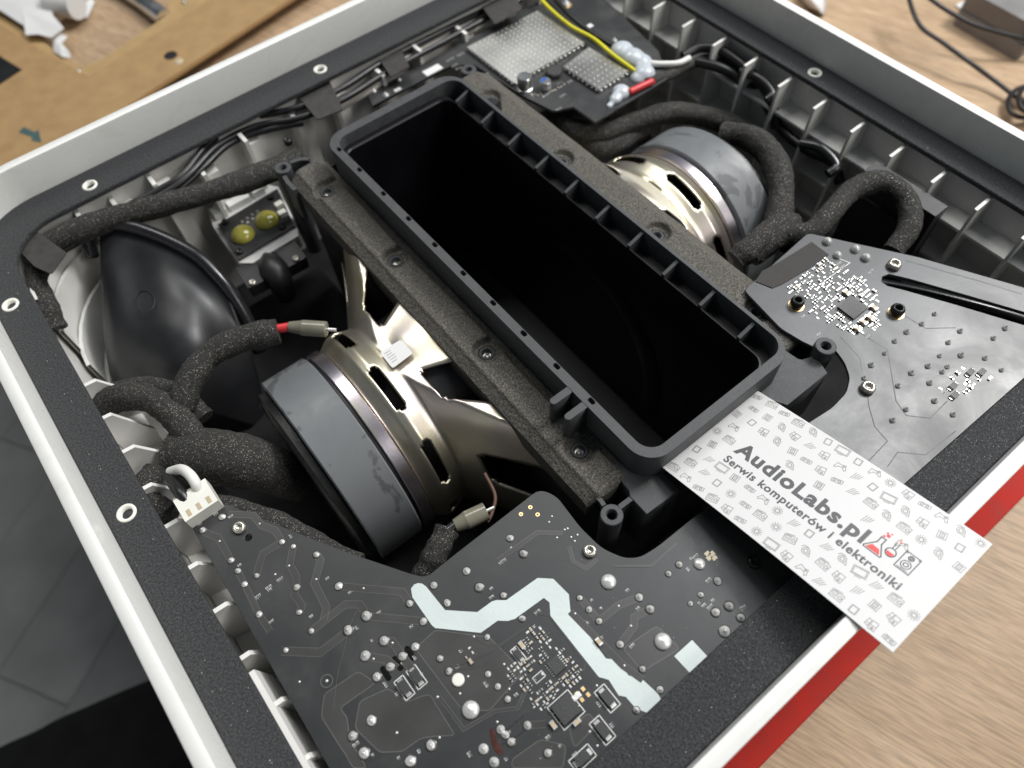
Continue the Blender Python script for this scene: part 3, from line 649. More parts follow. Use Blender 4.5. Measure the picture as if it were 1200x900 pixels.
cluster([(618, 735), (640, 735), (668, 770), (690, 790), (670, 810), (655, 825), (630, 828), (600, 800), (590, 790), (612, 755)], 95, zz, pb, [(651.6, 780, 3.2), (663, 831, 4.6), (607, 767, 2.2), (631, 793, 2)], step=(1.3, 1.6), sc=.9)
cluster([(545, 755), (560, 760), (560, 778), (545, 778)], 3, zz, pb, [], seed=5)
cluster([(640, 820), (650, 812), (655, 822), (630, 834), (622, 828)], 6, zz, pb, [], seed=9)
# tiny print beside parts, one mesh
def scribble(mb, x, y, z, n=4, h=1.0, w=.35, rz=0.0):
    q = P(x, y, z); ca, sa = math.cos(rz), math.sin(rz)
    for k in range(n):
        t = (k-(n-1)/2)*w*1.7
        for d in (0, random.choice((-.3, .3))):
            a_ = (q.x+t*ca-(-h/2+d*.3)*sa, q.y+t*sa+(-h/2+d*.3)*ca); b_ = (q.x+(t+d*.5)*ca-(h/2)*sa, q.y+(t+d*.5)*sa+(h/2)*ca); strip(mb, [a_, b_], .2, z+.05)
for x, y, n, rz in ((302, 699, 4, 0), (315, 688, 4, 0), (328, 679, 4, 0), (301, 701, 2, 0), (316, 691, 3, 0), (253, 602, 3, 0), (234, 614, 3, 0), (417, 872, 4, 0), (494, 790, 2, 1.5), (465, 813, 2, 1.5), (702, 825, 3, 1.5), (705, 747, 2, 1.5), (717, 850, 3, 1.5), (642, 916/1.06, 3, 0), (674, 884, 3, 0), (630, 717, 4, 0), (540, 763, 2, 1.5), (815, 652, 4, 0), (830, 680, 4, 0), (832, 711, 4, 0), (871, 712, 4, 0), (589, 658, 5, 0), (550, 884, 3, 1.5)):
    scribble(silk, x, y, zz, n, rz=rz)
rs = random.Random(4)
for x, y, r in jl:
    if rs.random() < .6: scribble(silk, x+rs.choice((-14, 14, 10)), y+rs.uniform(-9, 9), zz, rs.choice((2, 3, 4)), .8, .28, rs.choice((0, 0, 1.57)))
silk.build('silkscreen_print', SILKW, pb)['kind'] = 'stuff'
STAIN = mat('flux_stain', (.075, .022, .016), .35, var=.4, vs=300)
MB().prism(round_poly([P2(x, y, zz) for x, y in ((574, 852), (580, 856), (582, 868), (590, 880), (588, 886), (580, 880), (576, 868))], .8, 3), zz+.19, zz+.21).build('flux_stain', STAIN, pb)
for pts in (((583, 864), (614, 838)), ((589, 872), (598, 863), (605, 863), (614, 856))):
    b = MB(); strip(b, [P(x, y, zz) for x, y in pts], .35, zz+.23); b.build('slit', BLACK, pb)
b = MB(); strip(b, smooth_path([P(x, y, zz) for x, y in ((418, 716), (410, 735), (404, 760), (396, 790), (393, 815), (391, 830))], 4), .12, zz+.22); b.build('scratch', EDGE, pb)
q = P(383, 798, zz); b = MB(); strip(b, [(q.x+1.9*math.cos(k*math.pi/12), q.y+1.9*math.sin(k*math.pi/12)) for k in range(25)], .25, zz+.05); b.build('fiducial_ring', EDGE, pb)
inst('via', via, (q.x, q.y, zz+.02), pb, (.5, .5, .3))
# white header at the tip of the board
q = P(232, 583, zz+6)
hd = MB(); hd.box(q.x-7.5, q.x+5.0, q.y-5.5, q.y+4.5, zz-1, zz+6); hd.box(q.x-7.5, q.x+5.0, q.y+4.4, q.y+6.4, zz-1, zz+4.2)
hd.build('header', NYLON, pb)
for k in (-5, -1.2, 2.6): MB().box(q.x+k-.7, q.x+k+.7, q.y-4.6, q.y-1.8, zz+6.01, zz+6.12).build('header_slot', CERAM, pb)

# ---- amplifier board
ab = thing('amplifier_board', 'grey sheened circuit board with long slot at the right of the enclosure', 'circuit board', P(1080, 420, ZAB-1.6))
z2 = ZAB; silk = MB()
bo = [P2(x, y, z2) for x, y in ((947, 273), (1075, 301), (1200, 337), (1330, 375), (1330, 330+10), (1060+190, 567-166), (1200, 443), (1060, 567), (985, 635), (905, 545), (921, 518), (945, 497), (975, 478), (992, 460), (996, 442), (988, 426), (960, 412), (915, 385), (872, 340))]
bo = [P2(x, y, z2) for x, y in ((947, 273), (1075, 301), (1200, 337), (1290, 364), (1200, 443), (1060, 567), (985, 635), (905, 545), (921, 518), (945, 497), (975, 478), (992, 460), (996, 442), (990, 425), (979, 410), (968, 403), (957, 408), (940, 400), (915, 385), (872, 340))]
slot = [P2(x, y, z2) for x, y in ((1033, 330), (1034, 324), (1042, 321), (1067, 327), (1130, 345), (1215, 370), (1218, 380), (1210, 384), (1120, 357), (1060, 340), (1040, 335))]
sheet('board', round_poly(bo, 2.0, 3), [slot], z2-1.6, z2, PCBR, ab, .12)
for x, y in ((1047, 312), (1016, 456)): inst('torx_screw', tx, P(x, y, z2), ab, (1.35, 1.35, 1.6))
for x, y in ((1050, 366), (933, 357)): 
    inst('gold_pad', washer, P(x, y+1, z2+.02), ab); inst('torx_screw', txd, P(x, y, z2+.1), ab, (1.35, 1.35, 2.2))
for u, v in ((840, 240), (885, 205), (975, 265), (1133, 255), (933, 305), (1092, 290), (903, 352), (978, 350), (1062, 360), (862, 388), (930, 390), (912, 408), (804, 412), (868, 447), (1120, 402), (885, 510), (757, 457), (785, 540), (738, 578), (663, 384), (710, 343), (745, 300), (787, 268), (950, 558), (638, 430)):
    k = random.uniform(1.0, 1.35); inst('solder_joint', sold, P(800+u/3, 300+v/3, z2+.02), ab, (k*.9, k*.9, k*1.25), random.uniform(0, 6))
for x, y, r in ((969, 284, 1.9), (1002, 293, 1.9), (981, 300, 1.7), (1014, 303, 1.9)):
    inst('solder_dome', soldb, P(x, y, z2+.02), ab, (r, r, r*2.2))
ic(998, 362, 8.4, 7.8, 1.2, 9, z2, ab)
cluster([(918, 338), (945, 318), (965, 302), (985, 315), (1010, 325), (1025, 340), (1032, 360), (1030, 385), (1000, 395), (975, 380), (950, 370), (930, 352)], 175, z2, ab, [(998, 362, 5.2), (1050, 366, 4.5), (933, 357, 4.5)], step=(1.5, 1.9), seed=11, sc=.98)
for x, y, rz in ((1023, 362, 0), (1019, 374, 0), (1011, 379, 0), (1004, 387, 0), (991, 345, 0)): place(CAPM, x, y, 'capacitor', z2, ab, rz, 1.9)
for u, v in ((1008, 412), (1048, 412), (948, 460), (953, 492)): place(DIOS, 800+u/3, 300+v/3, 'diode', z2, ab, math.pi/2, 1.0)
cluster([(1100, 455), (1118, 432), (1160, 428), (1160, 445), (1125, 472), (1104, 465)], 12, z2, ab, [(1136, 437, 2.6), (1149, 437, 2.6), (1116, 453, 2.6), (1118, 464, 2.6)], step=(1.7, 2.2), seed=4, sc=1.0)
for w, pts in ((.35, [(1008, 390), (1040, 410), (1050, 470), (1062, 487), (1090, 490), (1110, 470)]), (.35, [(1014, 440), (1018, 475), (1025, 500), (1040, 517), (1018, 540)]), (.35, [(1040, 547), (1052, 530), (1085, 533), (1120, 505)]), (.3, [(985, 395), (1008, 420), (1010, 435)]), (.35, [(1060, 370), (1085, 385), (1120, 384)]), (.4, [(1060, 305), (1150, 330), (1198, 345)])):
    b = MB(); strip(b, [P(x, y, z2) for x, y in pts], w, z2+.03); b.build('copper_trace', CHIP, ab)
for x, y, n in ((984, 309, 4), (988, 313, 4), (1023, 317, 2), (1020, 320, 2), (975, 320, 3), (1010, 330, 3), (944, 330, 4), (935, 345, 3), (1040, 480, 0), (1113, 440, 3), (1105, 460, 2), (960, 392, 3), (942, 371, 3), (1018, 395, 3)):
    if n: scribble(silk, x, y, z2, n, 1.4, .45)
strip(silk, [P(960, 334, z2), P(982, 318, z2), P(996, 308, z2), P(978, 301, z2)], .3, z2+.05)
silk.build('silkscreen_print', SILKW, ab)['kind'] = 'stuff'
tp = [P2(x, y, z2) for x, y in ((951, 284), (971, 299), (948, 315), (917, 333), (905, 338), (885, 330), (893, 318), (912, 308))]
MB().prism(tp, z2+.05, z2+.35).build('felt_tape', TAPE, ab)

# ---- wireless board at the far end
tb = thing('wireless_board', 'dark circuit board with dimpled metal shields at the far end', 'circuit board', P(640, 80, ZTB-1.6))
z3 = ZTB
bo = [P2(x, y, z3) for x, y in ((430, 110), (560, 40), (650, -8), (690, -20), (772, 60), (782, 92), (698, 143), (672, 125), (648, 130), (612, 112), (556, 76), (530, 76), (470, 106), (437, 124))]
sheet('board', bo, [], z3-1.6, z3, PCB, tb, .12)
def shield(corners, name, nx, ny, h=2.4):
    c = [P(x, y, z3+h) for x, y in corners]; b = MB(); b.prism([(q.x, q.y) for q in c], z3+.02, z3+h)
    o = b.build(name, SHIELD, tb)
    b = MB()
    for i in range(nx):
        for j in range(ny):
            p = c[0].lerp(c[1], (i+.5)/nx).lerp(c[3].lerp(c[2], (i+.5)/nx), (j+.5)/ny)
            b.lathe([(0, .5), (.22, .36), (.3, .01)], (p.x, p.y, z3+h), n=6)
    d = b.build('dimples', SHIELD, o, True); d['kind'] = 'stuff'
    b = MB()
    for k in range(4):
        p, q = c[k], c[(k+1) % 4]; m_ = max(3, int((p-q).length/3))
        for i in range(m_):
            r = p.lerp(q, (i+.5)/m_); b.lathe([(-.45, .6), (0, .8), (.45, .6)], (r.x, r.y, z3+1.2), n=6)
    d = b.build('edge_clips', TIN, o, True); d['kind'] = 'stuff'
shield(((547, 55), (630, 12), (685, 50), (602, 97)), 'shield_can', 16, 13)
shield(((660, 78), (690, 55), (737, 83), (702, 105)), 'shield_can', 7, 8)
q = P(615, 104, z3); MB().lathe([(0, 4.3), (1.2, 4.3), (1.4, 3.9), (7.2, 3.9), (7.7, 3.5), (7.7, .01)], (q.x, q.y, z3), n=28).build('electrolytic_can', ALU, tb, True, 35)
q = P(639, 104, z3); o = MB().lathe([(0, 3.0), (4.6, 3.0), (5, 2.7), (5, .01)], (q.x, q.y, z3), n=24).build('electrolytic_can', ALU, tb, True, 35)
MB().prism([(q.x+2.3*math.cos(t), q.y+2.3*math.sin(t)) for t in [math.radians(a_) for a_ in range(20, 200, 20)]], z3+5.02, z3+5.1).build('blue_mark', BLUE, o)
q = P(649, 88, z3); MB().lathe([(0, 4.5), (2.4, 4.5), (3, 4.0), (3, .01)], (q.x, q.y, z3), n=8).build('inductor', CHIP, tb, True, 35)
silk3 = MB()
for cx, cy, wx, wy in ((507, 82, 10.5, 5), (466, 105, 4, 2.4), (690, 31, 5, 3)):
    q = P(cx, cy, z3); MB().box(q.x-wx/2, q.x+wx/2, q.y-wy/2, q.y+wy/2, z3+.02, z3+.1).build('white_label', SHEETP, tb)
for x, y, n in ((528, 70, 5), (540, 64, 5), (533, 77, 4), (538, 80, 4), (570, 87, 3), (655, 128, 4), (625, 112, 3), (668, 96, 3), (590, 106, 3), (660, 112, 4)): scribble(silk3, x, y, z3, n, 1.8, .6)
silk3.build('silkscreen_print', SILKW, tb)['kind'] = 'stuff'
for x, y, r in ((438, 107, 1.6), (452, 112, 1.8), (468, 94, 1.2), (663, 5, 2.6), (720, 48, 1.6), (665, 62, 1)):
    inst('solder_joint', sold, P(x, y, z3+.02), tb, (r, r, r))
MB().lathe([(0, 3.2), (.1, 3.2), (.1, .01)], P(664, 6, z3+.05), n=20).build('copper_pad', GOLD, tb)
cluster([(605, 112), (640, 116), (668, 100), (660, 95), (640, 108)], 16, z3, tb, [(639, 104, 4)], step=(2, 2.5), seed=8, sc=1.1)
def blob(name, pts, m, parent):
    b = MB()
    for i, (x, y, z, r) in enumerate(pts):
        r *= 1.35; c = P(x, y, z); pr = [(-r*.7, .01)]+[(r*.7*math.sin(t), r*math.cos(t)) for t in [-1.2, -.7, -.2, .3, .8, 1.2]]+[(r*.7, .01)]
        b.lathe(pr, c, n=16)
    o = b.build(name, m, parent, True, 80); md = o.modifiers.new('r', 'REMESH'); md.mode = 'VOXEL'; md.voxel_size = .0008; md.use_smooth_shade = True; sm = o.modifiers.new('s', 'SMOOTH'); sm.iterations = 14; sm.factor = .5; return o
blob('glue_blob', ((729, 60, z3+2, 5), (741, 68, z3+2, 5), (752, 74, z3+1, 4.5), (755, 86, z3+1, 4.5), (748, 92, z3, 3.5)), GLUE, tb)
blob('glue_blob', ((728, 108, z3+1, 3.8), (721, 116, z3+1, 2.6), (714, 124, z3, 1.6)), GLUE, tb)
MB().tube([P(737, 108, z3+2), P(750, 102, z3+2), P(765, 95, z3+2)], 1.7, 10).build('red_sleeve', REDSLEEVE, tb, True)
MB().tube([P(760, 74, z3+2), P(775, 75, z3+2), P(795, 74, z3+2), P(808, 68, z3+2)], 1.6, 10).build('white_lead', WIREW, tb, True)

# ------------------------------------------------------------------ cables and foam
def cable(name, label, pts, r, m, cat='cable', n=14, sub=8, group=None, jitter=0.0, lump=0.0):
    rn = random.Random(len(label)); ph = rn.uniform(0, 6)
    rad = (lambda u: r*(1+jitter*(math.sin(u*23+ph)*.5+math.sin(u*11+ph*2)*.5))) if jitter else r
    o = MB().tube([P(x, y, z) for x, y, z in pts], rad, n, 0, sub, True, lump).build(name, m, None, True, 60)
    return tag(o, label, cat, group)
F = lambda label, pts, r: cable('foam_sleeved_cable', label, pts, r, FOAM, 'foam sleeve', 24, 10, 'foam sleeved cables', .09, .05)
F('long foam sleeve running along the top left gasket above the horn', ((38, 296, -9), (75, 278, -8), (125, 258, -8), (180, 243, -9), (250, 224, -11), (310, 203, -14), (350, 184, -18)), 5.4)
F('short foam sleeve going down beside the left gasket corner', ((48, 306, -10), (44, 330, -12), (55, 356, -14), (68, 385, -20)), 4.2)
F('foam sleeve curving up over the horn to the red terminal', ((212, 478, -14), (222, 448, -10), (245, 417, -8), (282, 398, -8), (326, 388, -9)), 5.4)
F('upper of two foam sleeves bending out from the left gasket', ((112, 482, -26), (130, 461, -18), (175, 453, -17), (215, 465, -18), (240, 490, -22)), 4.2)
F('lower of two foam sleeves bending into the foam wrap', ((118, 478, -20), (140, 466, -13), (175, 468, -12), (208, 490, -13), (228, 520, -16)), 5.6)
F('small foam sleeve loop behind the white plug', ((182, 552, -14), (172, 570, -12), (178, 590, -12), (200, 604, -12)), 4.6)
F('foam sleeve running behind the tip of the power board', ((238, 592, -18), (285, 600, -16), (330, 617, -15), (375, 642, -15), (420, 664, -16)), 4.6)
F('foam sleeve end at the clear terminal between magnet and power board', ((492, 682, -16), (505, 660, -12), (515, 640, -10), (524, 622, -10)), 4.4)
F('foam sleeve bent around the far side of the right magnet', ((650, 135, -30), (668, 150, -26), (705, 155, -26), (745, 142, -27), (790, 132, -30), (845, 142, -34), (880, 160, -36)), 5.4)
F('second foam sleeve under the wireless board corner', ((650, 150, -34), (685, 168, -32), (715, 172, -32), (755, 150, -36)), 5.0)
F('thick foam sleeve draped over the right magnet edge', ((848, 158, -22), (875, 160, -18), (902, 180, -16), (914, 212, -16), (914, 248, -18), (905, 280, -20)), 6.2)
F('foam sleeve loop standing up behind the amplifier board', ((880, 300, -14), (915, 276, -10), (950, 272, -8), (975, 248, -6), (1000, 222, -6), (1034, 214, -6), (1062, 234, -8), (1066, 265, -10), (1045, 296, -14)), 4.9)
F('short foam sleeve pinched beside the enclosure\'s right flange', ((862, 305, -12), (880, 290, -9), (905, 268, -10), (930, 262, -14)), 5.0)
# broad wrap
o = MB().tube([P(215, 538, -24), P(245, 536, -20), P(290, 542, -22), (P(350, 562, -46))], lambda u: 12.5-3.0*u, 30, 0, 10, True, .03).build('foam_wrap', FOAM, None, True, 60)
tag(o, 'broad foam wrap around the cables below the horn', 'foam wrap')
# terminals
def terminal(label, pts, sleeve, rs):
    a = [P(*p) for p in pts]; t = thing('wire_terminal', label, 'terminal', a[0], 'clear sleeved wire terminals')
    MB().tube([a[0], a[1]], 1.9, 12, 0, 3).build('coloured_sleeve', sleeve, t, True, 60)
    d = a[2]-a[1]
    MB().tube([a[1], a[1]+d*.3, a[1]+d*.45, a[1]+d*.9, a[2]], lambda u: 2.3+1.1*(1 if u > .35 else u/.35)-.5*(u > .97), 14, 0, 4).build('clear_sleeve', CLEAR, t, True, 60)
    MB().tube([a[1]+d*.9, a[2]+d*.25], .8, 8, 0, 2).build('metal_tab', TIN, t, True, 60)
terminal('red wire terminal with clear sleeve beside the left woofer basket', ((320, 386, -9), (339, 383, -9), (383, 386, -10)), REDSLEEVE, 1)
terminal('clear sleeved wire terminal above the power board edge', ((523, 624, -10), (533, 616, -10), (570, 599, -10)), BLACKS, 1)
cable('brown_lead', 'thin brown lead inside the left woofer basket window', ((568, 555, -16), (580, 580, -16), (577, 600, -16), (571, 612, -14)), .7, CORK, n=8)
# plug wires at the header
cable('white_wire', 'short white wire plugged into the white header', ((200, 553, -4), (212, 550, 0), (222, 556, 3), (229, 566, 3), (233, 576, 0)), 1.9, WIREW, 'wire')
cable('black_wire', 'short black wire plugged into the white header', ((196, 556, -6), (203, 566, -2), (211, 577, 1), (219, 588, 0)), 2.2, CABLE, 'wire')
# thin cables along the top wall
cg = 'thin black cables along the top wall'
cable('thin_cable', 'upper thin black cable along the top wall inside the gasket', ((62, 287, -8), (120, 256, -7), (180, 226, -7), (215, 204, -6), (245, 168, -6), (290, 140, -6), (350, 126, -6), (400, 104, -6), (450, 72, -7), (520, 36, -8), (600, -6, -10)), 1.7, CABLE, n=10, group=cg)
cable('thin_cable', 'middle thin black cable along the top wall inside the gasket', ((66, 292, -9), (125, 260, -8), (190, 228, -8), (222, 205, -7), (255, 171, -7), (300, 148, -7), (352, 138, -7), (405, 115, -7), (455, 84, -8), (525, 46, -9), (610, 0, -11)), 1.7, CABLE, n=10, group=cg)
cable('thin_cable', 'lower thin black cable along the top wall inside the gasket', ((70, 296, -11), (130, 262, -10), (200, 228, -10), (235, 200, -9), (270, 168, -9), (315, 152, -9), (355, 144, -9)), 1.6, CABLE, n=10, group=cg)
cable('grey_cable', 'pale grey cable under the black ones near the far corner', ((395, 128, -12), (440, 100, -12), (480, 68, -12), (540, 40, -12), (600, 15, -13)), 2.2, mat('pale_cable', (.45, .42, .38), .5), n=10)
cable('yellow_wire', 'yellow wire lying across the metal shields to the glue', ((624, -14, z3+6), (640, 6, z3+6), (668, 30, z3+5), (695, 45, z3+5), (718, 64, z3+5), (744, 83, z3+3)), 1.05, YELLOWW, 'wire', n=10)
cable('black_lead', 'black lead beside the yellow wire on the far board', ((640, -14, z3+4), (665, 15, z3+4), (690, 36, z3+3), (712, 50, z3+3), (726, 58, z3+2)), 1.4, CABLE, 'wire', n=10)
cable('braided_cable', 'dark braided cable leaving the far board towards the ribs', ((758, 98, z3), (785, 88, z3-2), (808, 76, z3-2), (835, 70, z3-3), (865, 90, z3-6), (880, 115, z3-20)), 2.8, FOAM, n=12)
cable('black_cable', 'upper black cable clipped to the ribbed right wall', ((800, 66, -12), (822, 56, -10), (850, 62, -10), (885, 90, -12), (905, 120, -18), (910, 150, -28)), 2.6, CABLE, n=12, group='black cables at the ribbed wall')
cable('black_cable', 'lower black cable looping across the ribbed right wall', ((815, 72, -14), (845, 80, -14), (870, 95, -18), (895, 118, -24), (915, 150, -28), (945, 175, -28), (975, 190, -30), (985, 215, -36)), 2.6, CABLE, n=12, group='black cables at the ribbed wall')
cable('black_cable', 'black cable seen through the slot of the amplifier board', ((1030, 335, -14), (1080, 345, -12), (1150, 362, -12), (1230, 385, -14)), 3.2, BLACKS, n=14)
# felt tape patches
def tape(label, pts, z, dz=.5):
    o = MB().prism(round_poly([P2(x, y, z) for x, y in pts], 1.0, 2), z-dz, z).build('felt_tape_patch', TAPE); tag(o, label, 'tape', 'felt tape patches')
tape('square felt tape patch in the rounded corner by the left gasket', ((36, 266), (78, 296), (60, 321), (40, 312), (22, 293)), -2.8)
tape('felt tape patch over the thin cables left of the enclosure', ((345, 108), (385, 92), (402, 128), (372, 140)), -4)
tape('felt tape patch over the thin cables beside the far board', ((445, 70), (470, 58), (480, 78), (458, 90)), -5)
tape('felt tape patch over the thin cables at the top edge', ((565, 8), (600, -10), (612, 10), (580, 28)), -5)
# cable clip standing on the floor at the ribbed wall
for lab, pts in (('upper black clip on the ribbed right wall', ((868, 84, -12), (890, 92, -10), (905, 110, -12), (898, 118, -14))), ('lower black clip on the ribbed right wall', ((938, 168, -12), (962, 174, -10), (980, 194, -12), (970, 204, -14)))):
    o = MB().tube([P(*p) for p in pts], 2.4, 8, 0, 6).build('cable_clip', BLACKS, None, True, 60); tag(o, lab, 'clip', 'cable clips')

# ------------------------------------------------------------------ horn, light board, plug bracket
hn = thing('port_horn', 'glossy black flared horn in the left corner of the cabinet', 'horn', P(200, 420, -100))
rows = [  # (pixel x, pixel y, height) across the horn, top rim to bottom
    [(116, 270, -12), (128, 267, -12), (150, 271, -13), (185, 282, -15), (215, 296, -18), (240, 313, -22), (262, 336, -28)],
    [(117, 284, -15), (130, 281, -14), (155, 285, -15), (188, 295, -17), (217, 308, -20), (244, 328, -25), (270, 354, -32)],
    [(118, 310, -19), (132, 309, -18), (160, 311, -19), (192, 319, -20), (222, 333, -24), (252, 352, -30), (280, 377, -39)],
    [(119, 345, -24), (134, 346, -22), (163, 348, -23), (196, 353, -23), (227, 365, -26), (260, 383, -36), (292, 402, -48)],
    [(121, 385, -32), (136, 388, -28), (166, 391, -27), (200, 394, -26), (231, 403, -30), (266, 417, -42), (300, 430, -58)],
    [(126, 425, -44), (140, 428, -38), (170, 432, -35), (204, 436, -34), (236, 444, -40), (272, 456, -54), (308, 468, -72)],
    [(138, 465, -64), (152, 468, -56), (180, 474, -52), (212, 480, -52), (244, 488, -58), (280, 498, -72), (316, 508, -88)]]
def grid(rows, sub=5):
    R1 = [smooth_path([P(*p) for p in r], sub) for r in rows]; n = len(R1[0])
    C = [smooth_path([r[i] for r in R1], sub) for i in range(n)]; m = len(C[0])
    v = [C[i][j] for i in range(n) for j in range(m)]; f = [(i*m+j, i*m+j+1, (i+1)*m+j+1, (i+1)*m+j) for i in range(n-1) for j in range(m-1)]
    return v, f
v, f = grid(rows); o = obj('horn_body', v, f, HORN, hn, None, True); md = o.modifiers.new('s', 'SOLIDIFY'); md.thickness = .002
lip = [P(x, y, z+1.0) for x, y, z in ((108, 300, -22), (104, 276, -13), (116, 265, -10), (135, 262, -11), (165, 269, -13), (200, 283, -16), (232, 301, -20), (256, 325, -26), (276, 351, -34), (292, 380, -44), (304, 412, -56))]
MB().tube(lip, 3.2, 14, 0, 6).build('horn_rim', BLACKS, hn, True)
v = [P(104, 280, -16), P(125, 264, -12), P(122, 300, -24), P(110, 310, -30)]
c0 = P(169, 352, -20.0)
b = MB(); 
for k in range(24):
    t0, t1 = 2*math.pi*k/24, 2*math.pi*(k+1)/24; a_ = P(169+12.5*math.cos(t0), 353+12.5*math.sin(t0), -22.0), P(169+12.5*math.cos(t1), 353+12.5*math.sin(t1), -22.0)
    b.tube([a_[0], a_[1]], .22, 5, 0, 1)
b.build('mould_mark', BLACK, hn)
# light board
zl = -36.0
lb = thing('sensor_board', 'small black board with two yellow domes beside the horn', 'circuit board', P(300, 262, zl-2))
bo = [P2(x, y, zl) for x, y in ((255, 263), (325, 221), (345, 264), (279, 304))]
MB().prism(bo, zl-1.5, zl).build('board', PCB, lb)
for x, y in ((285, 276), (313, 259)):
    q = P(x, y, zl); MB().lathe([(0, 6.2), (1, 6.1), (2.8, 5.1), (4.2, 3.2), (4.8, 1.4), (4.9, .01)], (q.x, q.y, zl), n=28).build('yellow_dome', LEDY, lb, True)
for x, y in ((264, 261), (317, 232), (331, 267), (281, 296)): inst('screw', scr_dark_small, P(x, y, zl), lb, (.8, .8, .6))
for k in range(8):
    q = P(284+6*(k % 4), 260-4*(k % 4)+5*(k//4), zl); inst('solder_joint', sold, q, lb, (.9, .9, 1))
for x, y in ((328, 242), (332, 252)): 
    q = P(x, y, zl); MB().box(q.x-2, q.x+2, q.y-1.6, q.y+1.6, zl, zl+2.5).build('connector', NYLON, lb)
br = thing('sensor_bracket', 'white plastic bracket carrying the small board with yellow domes', 'bracket', P(300, 250, -100))
L1 = [P2(x, y, zl-2) for x, y in ((250, 266), (243, 245), (302, 214), (326, 219), (347, 263), (350, 276), (296, 308), (280, 308))]
MB().prism(L1, zl-10, zl-2).build('plate', INNER, br)
for x0, y0, x1, y1 in ((248, 248, 262, 240), (266, 238, 290, 225), (294, 222, 306, 215)):
    a_, c_ = P(x0, y0, zl+4), P(x1, y1, zl+4); MB().box(min(a_.x, c_.x), max(a_.x, c_.x), min(a_.y, c_.y)-1, max(a_.y, c_.y)+4, zl-2, zl+2).build('block', WHITE, br)
pg = thing('power_inlet', 'black power inlet plug below the board with yellow domes', 'plug', P(320, 320, -100))
MB().prism(round_poly([P2(x, y, zl-4) for x, y in ((277, 315), (346, 283), (360, 303), (292, 340))], 2), zl-10, zl-3).build('plate', BLACK, pg)
MB().tube([P(318, 312, zl-8), P(322, 318, zl-2), P(329, 330, zl-8), P(334, 344, zl-26)], lambda u: 7.6-2.0*u, 8, 0, 4).build('boot', BLACK, pg, True)
for x, y in ((296, 332), (347, 304)): inst('screw', MB().lathe([(0, 2.0), (1, 1.9), (1.4, 1.2), (1.4, .7), (.7, .6), (.7, .01)], n=16).data('screw', STEEL, True) if False else tx, P(x, y, zl-3), pg, (.9, .9, .9))

# ------------------------------------------------------------------ business card
SL = 0.215
def PC(x, y, lift=0.0):
    d = CAM_R @ Vector((x-600, -(y-450), -FPX)); o = Vector((0, 0, CAM_H)); n = Vector((0, SL, 1.0))
    t = (n.dot(Vector((0, -15, 17.45+lift)))-n.dot(o))/n.dot(d); return o+d*t
cA, cB, cC, cD = PC(778, 548), PC(884, 456), PC(1162, 636), PC(1046, 765)
ux = ((cD-cA)+(cC-cB)).normalized(); nz = Vector((0, SL, 1)).normalized(); uy = nz.cross(ux).normalized()
org = cD-ux*(cD-cA).dot(ux); LEN = (cD-cA).dot(ux); WID = ((cB-cA).dot(uy)+(cC-cD).dot(uy))/2
card = thing('business_card', 'white business card AudioLabs.pl resting on the near rim against the enclosure', 'business card', cD)
def C(u, v, w=0.0): return org+ux*u+uy*v+nz*(w+.9*math.sin(max(0, min(1, u/LEN))*math.pi)-.5*max(0, u/LEN-.75)*(v/WID))
def cuv(x, y): q = PC(x, y)-org; return q.dot(ux), q.dot(uy)
b = MB(); cr = [(-.6, 0), (LEN, 0), (LEN, WID), (-.6, WID)]
nseg = 24; loops = []
for i in range(nseg+1):
    u = -.6+(LEN+.6)*i/nseg
    loops.append([C(u, 0, 0), C(u, WID, 0), C(u, WID, .32), C(u, 0, .32)])
b.loops(loops, 0, True, True, True); b.build('paper', PAPER, card)
def text(s, u0, v0, u1, bold, name, hscale=1.0, h=None):
    me = text_mesh(s, 10, bold); xs = [v.co.x for v in me.vertices]; w = max(xs)-min(xs); k = (u1-u0)*MM/w; x0 = min(xs)
    for v in me.vertices:
        q = C(u0+(v.co.x-x0)*k/MM, v0+v.co.y*k*hscale/MM, .37); v.co = q*MM
    me.materials.clear(); me.materials.append(INK); o = bpy.data.objects.new(name, me); link(o, card)
u0, v0 = cuv(860, 529); u1, v1 = cuv(1011, 636); text('AudioLabs.pl', u0, v0-.3, u1, .38, 'lettering', .90)
w0, t0 = cuv(846, 541); w1, t1 = cuv(1053, 691); text('Serwis komputer\u00f3w i elektroniki', w0, (t0+t1)/2-.2, w1, .27, 'lettering', .95)
# printed line icons
def poly_line(mb, pts, w, closed=False, m=0, lift=.35):
    if closed: pts = list(pts)+[pts[0]]
    for a_, b_ in zip(pts, pts[1:]):
        a_, b_ = Vector(a_), Vector(b_); d = (b_-a_); 
        if d.length < 1e-6: continue
        nn = Vector((-d.y, d.x)).normalized()*w/2; e = d.normalized()*w/2
        q = [a_-e+nn, a_-e-nn, b_+e-nn, b_+e+nn]; mb.add([C(p.x, p.y, lift) for p in q], [(0, 1, 2, 3)], m)
def tr(pts, u, v, s, rot):
    ca, sa = math.cos(rot), math.sin(rot); return [(u+s*(x*ca-y*sa), v+s*(x*sa+y*ca)) for x, y in pts]
def cpts(x, y, r, n=10): return [(x+r*math.cos(2*math.pi*k/n), y+r*math.sin(2*math.pi*k/n)) for k in range(n)]
sq = lambda x, y, w, h: [(x-w, y-h), (x+w, y-h), (x+w, y+h), (x-w, y+h)]
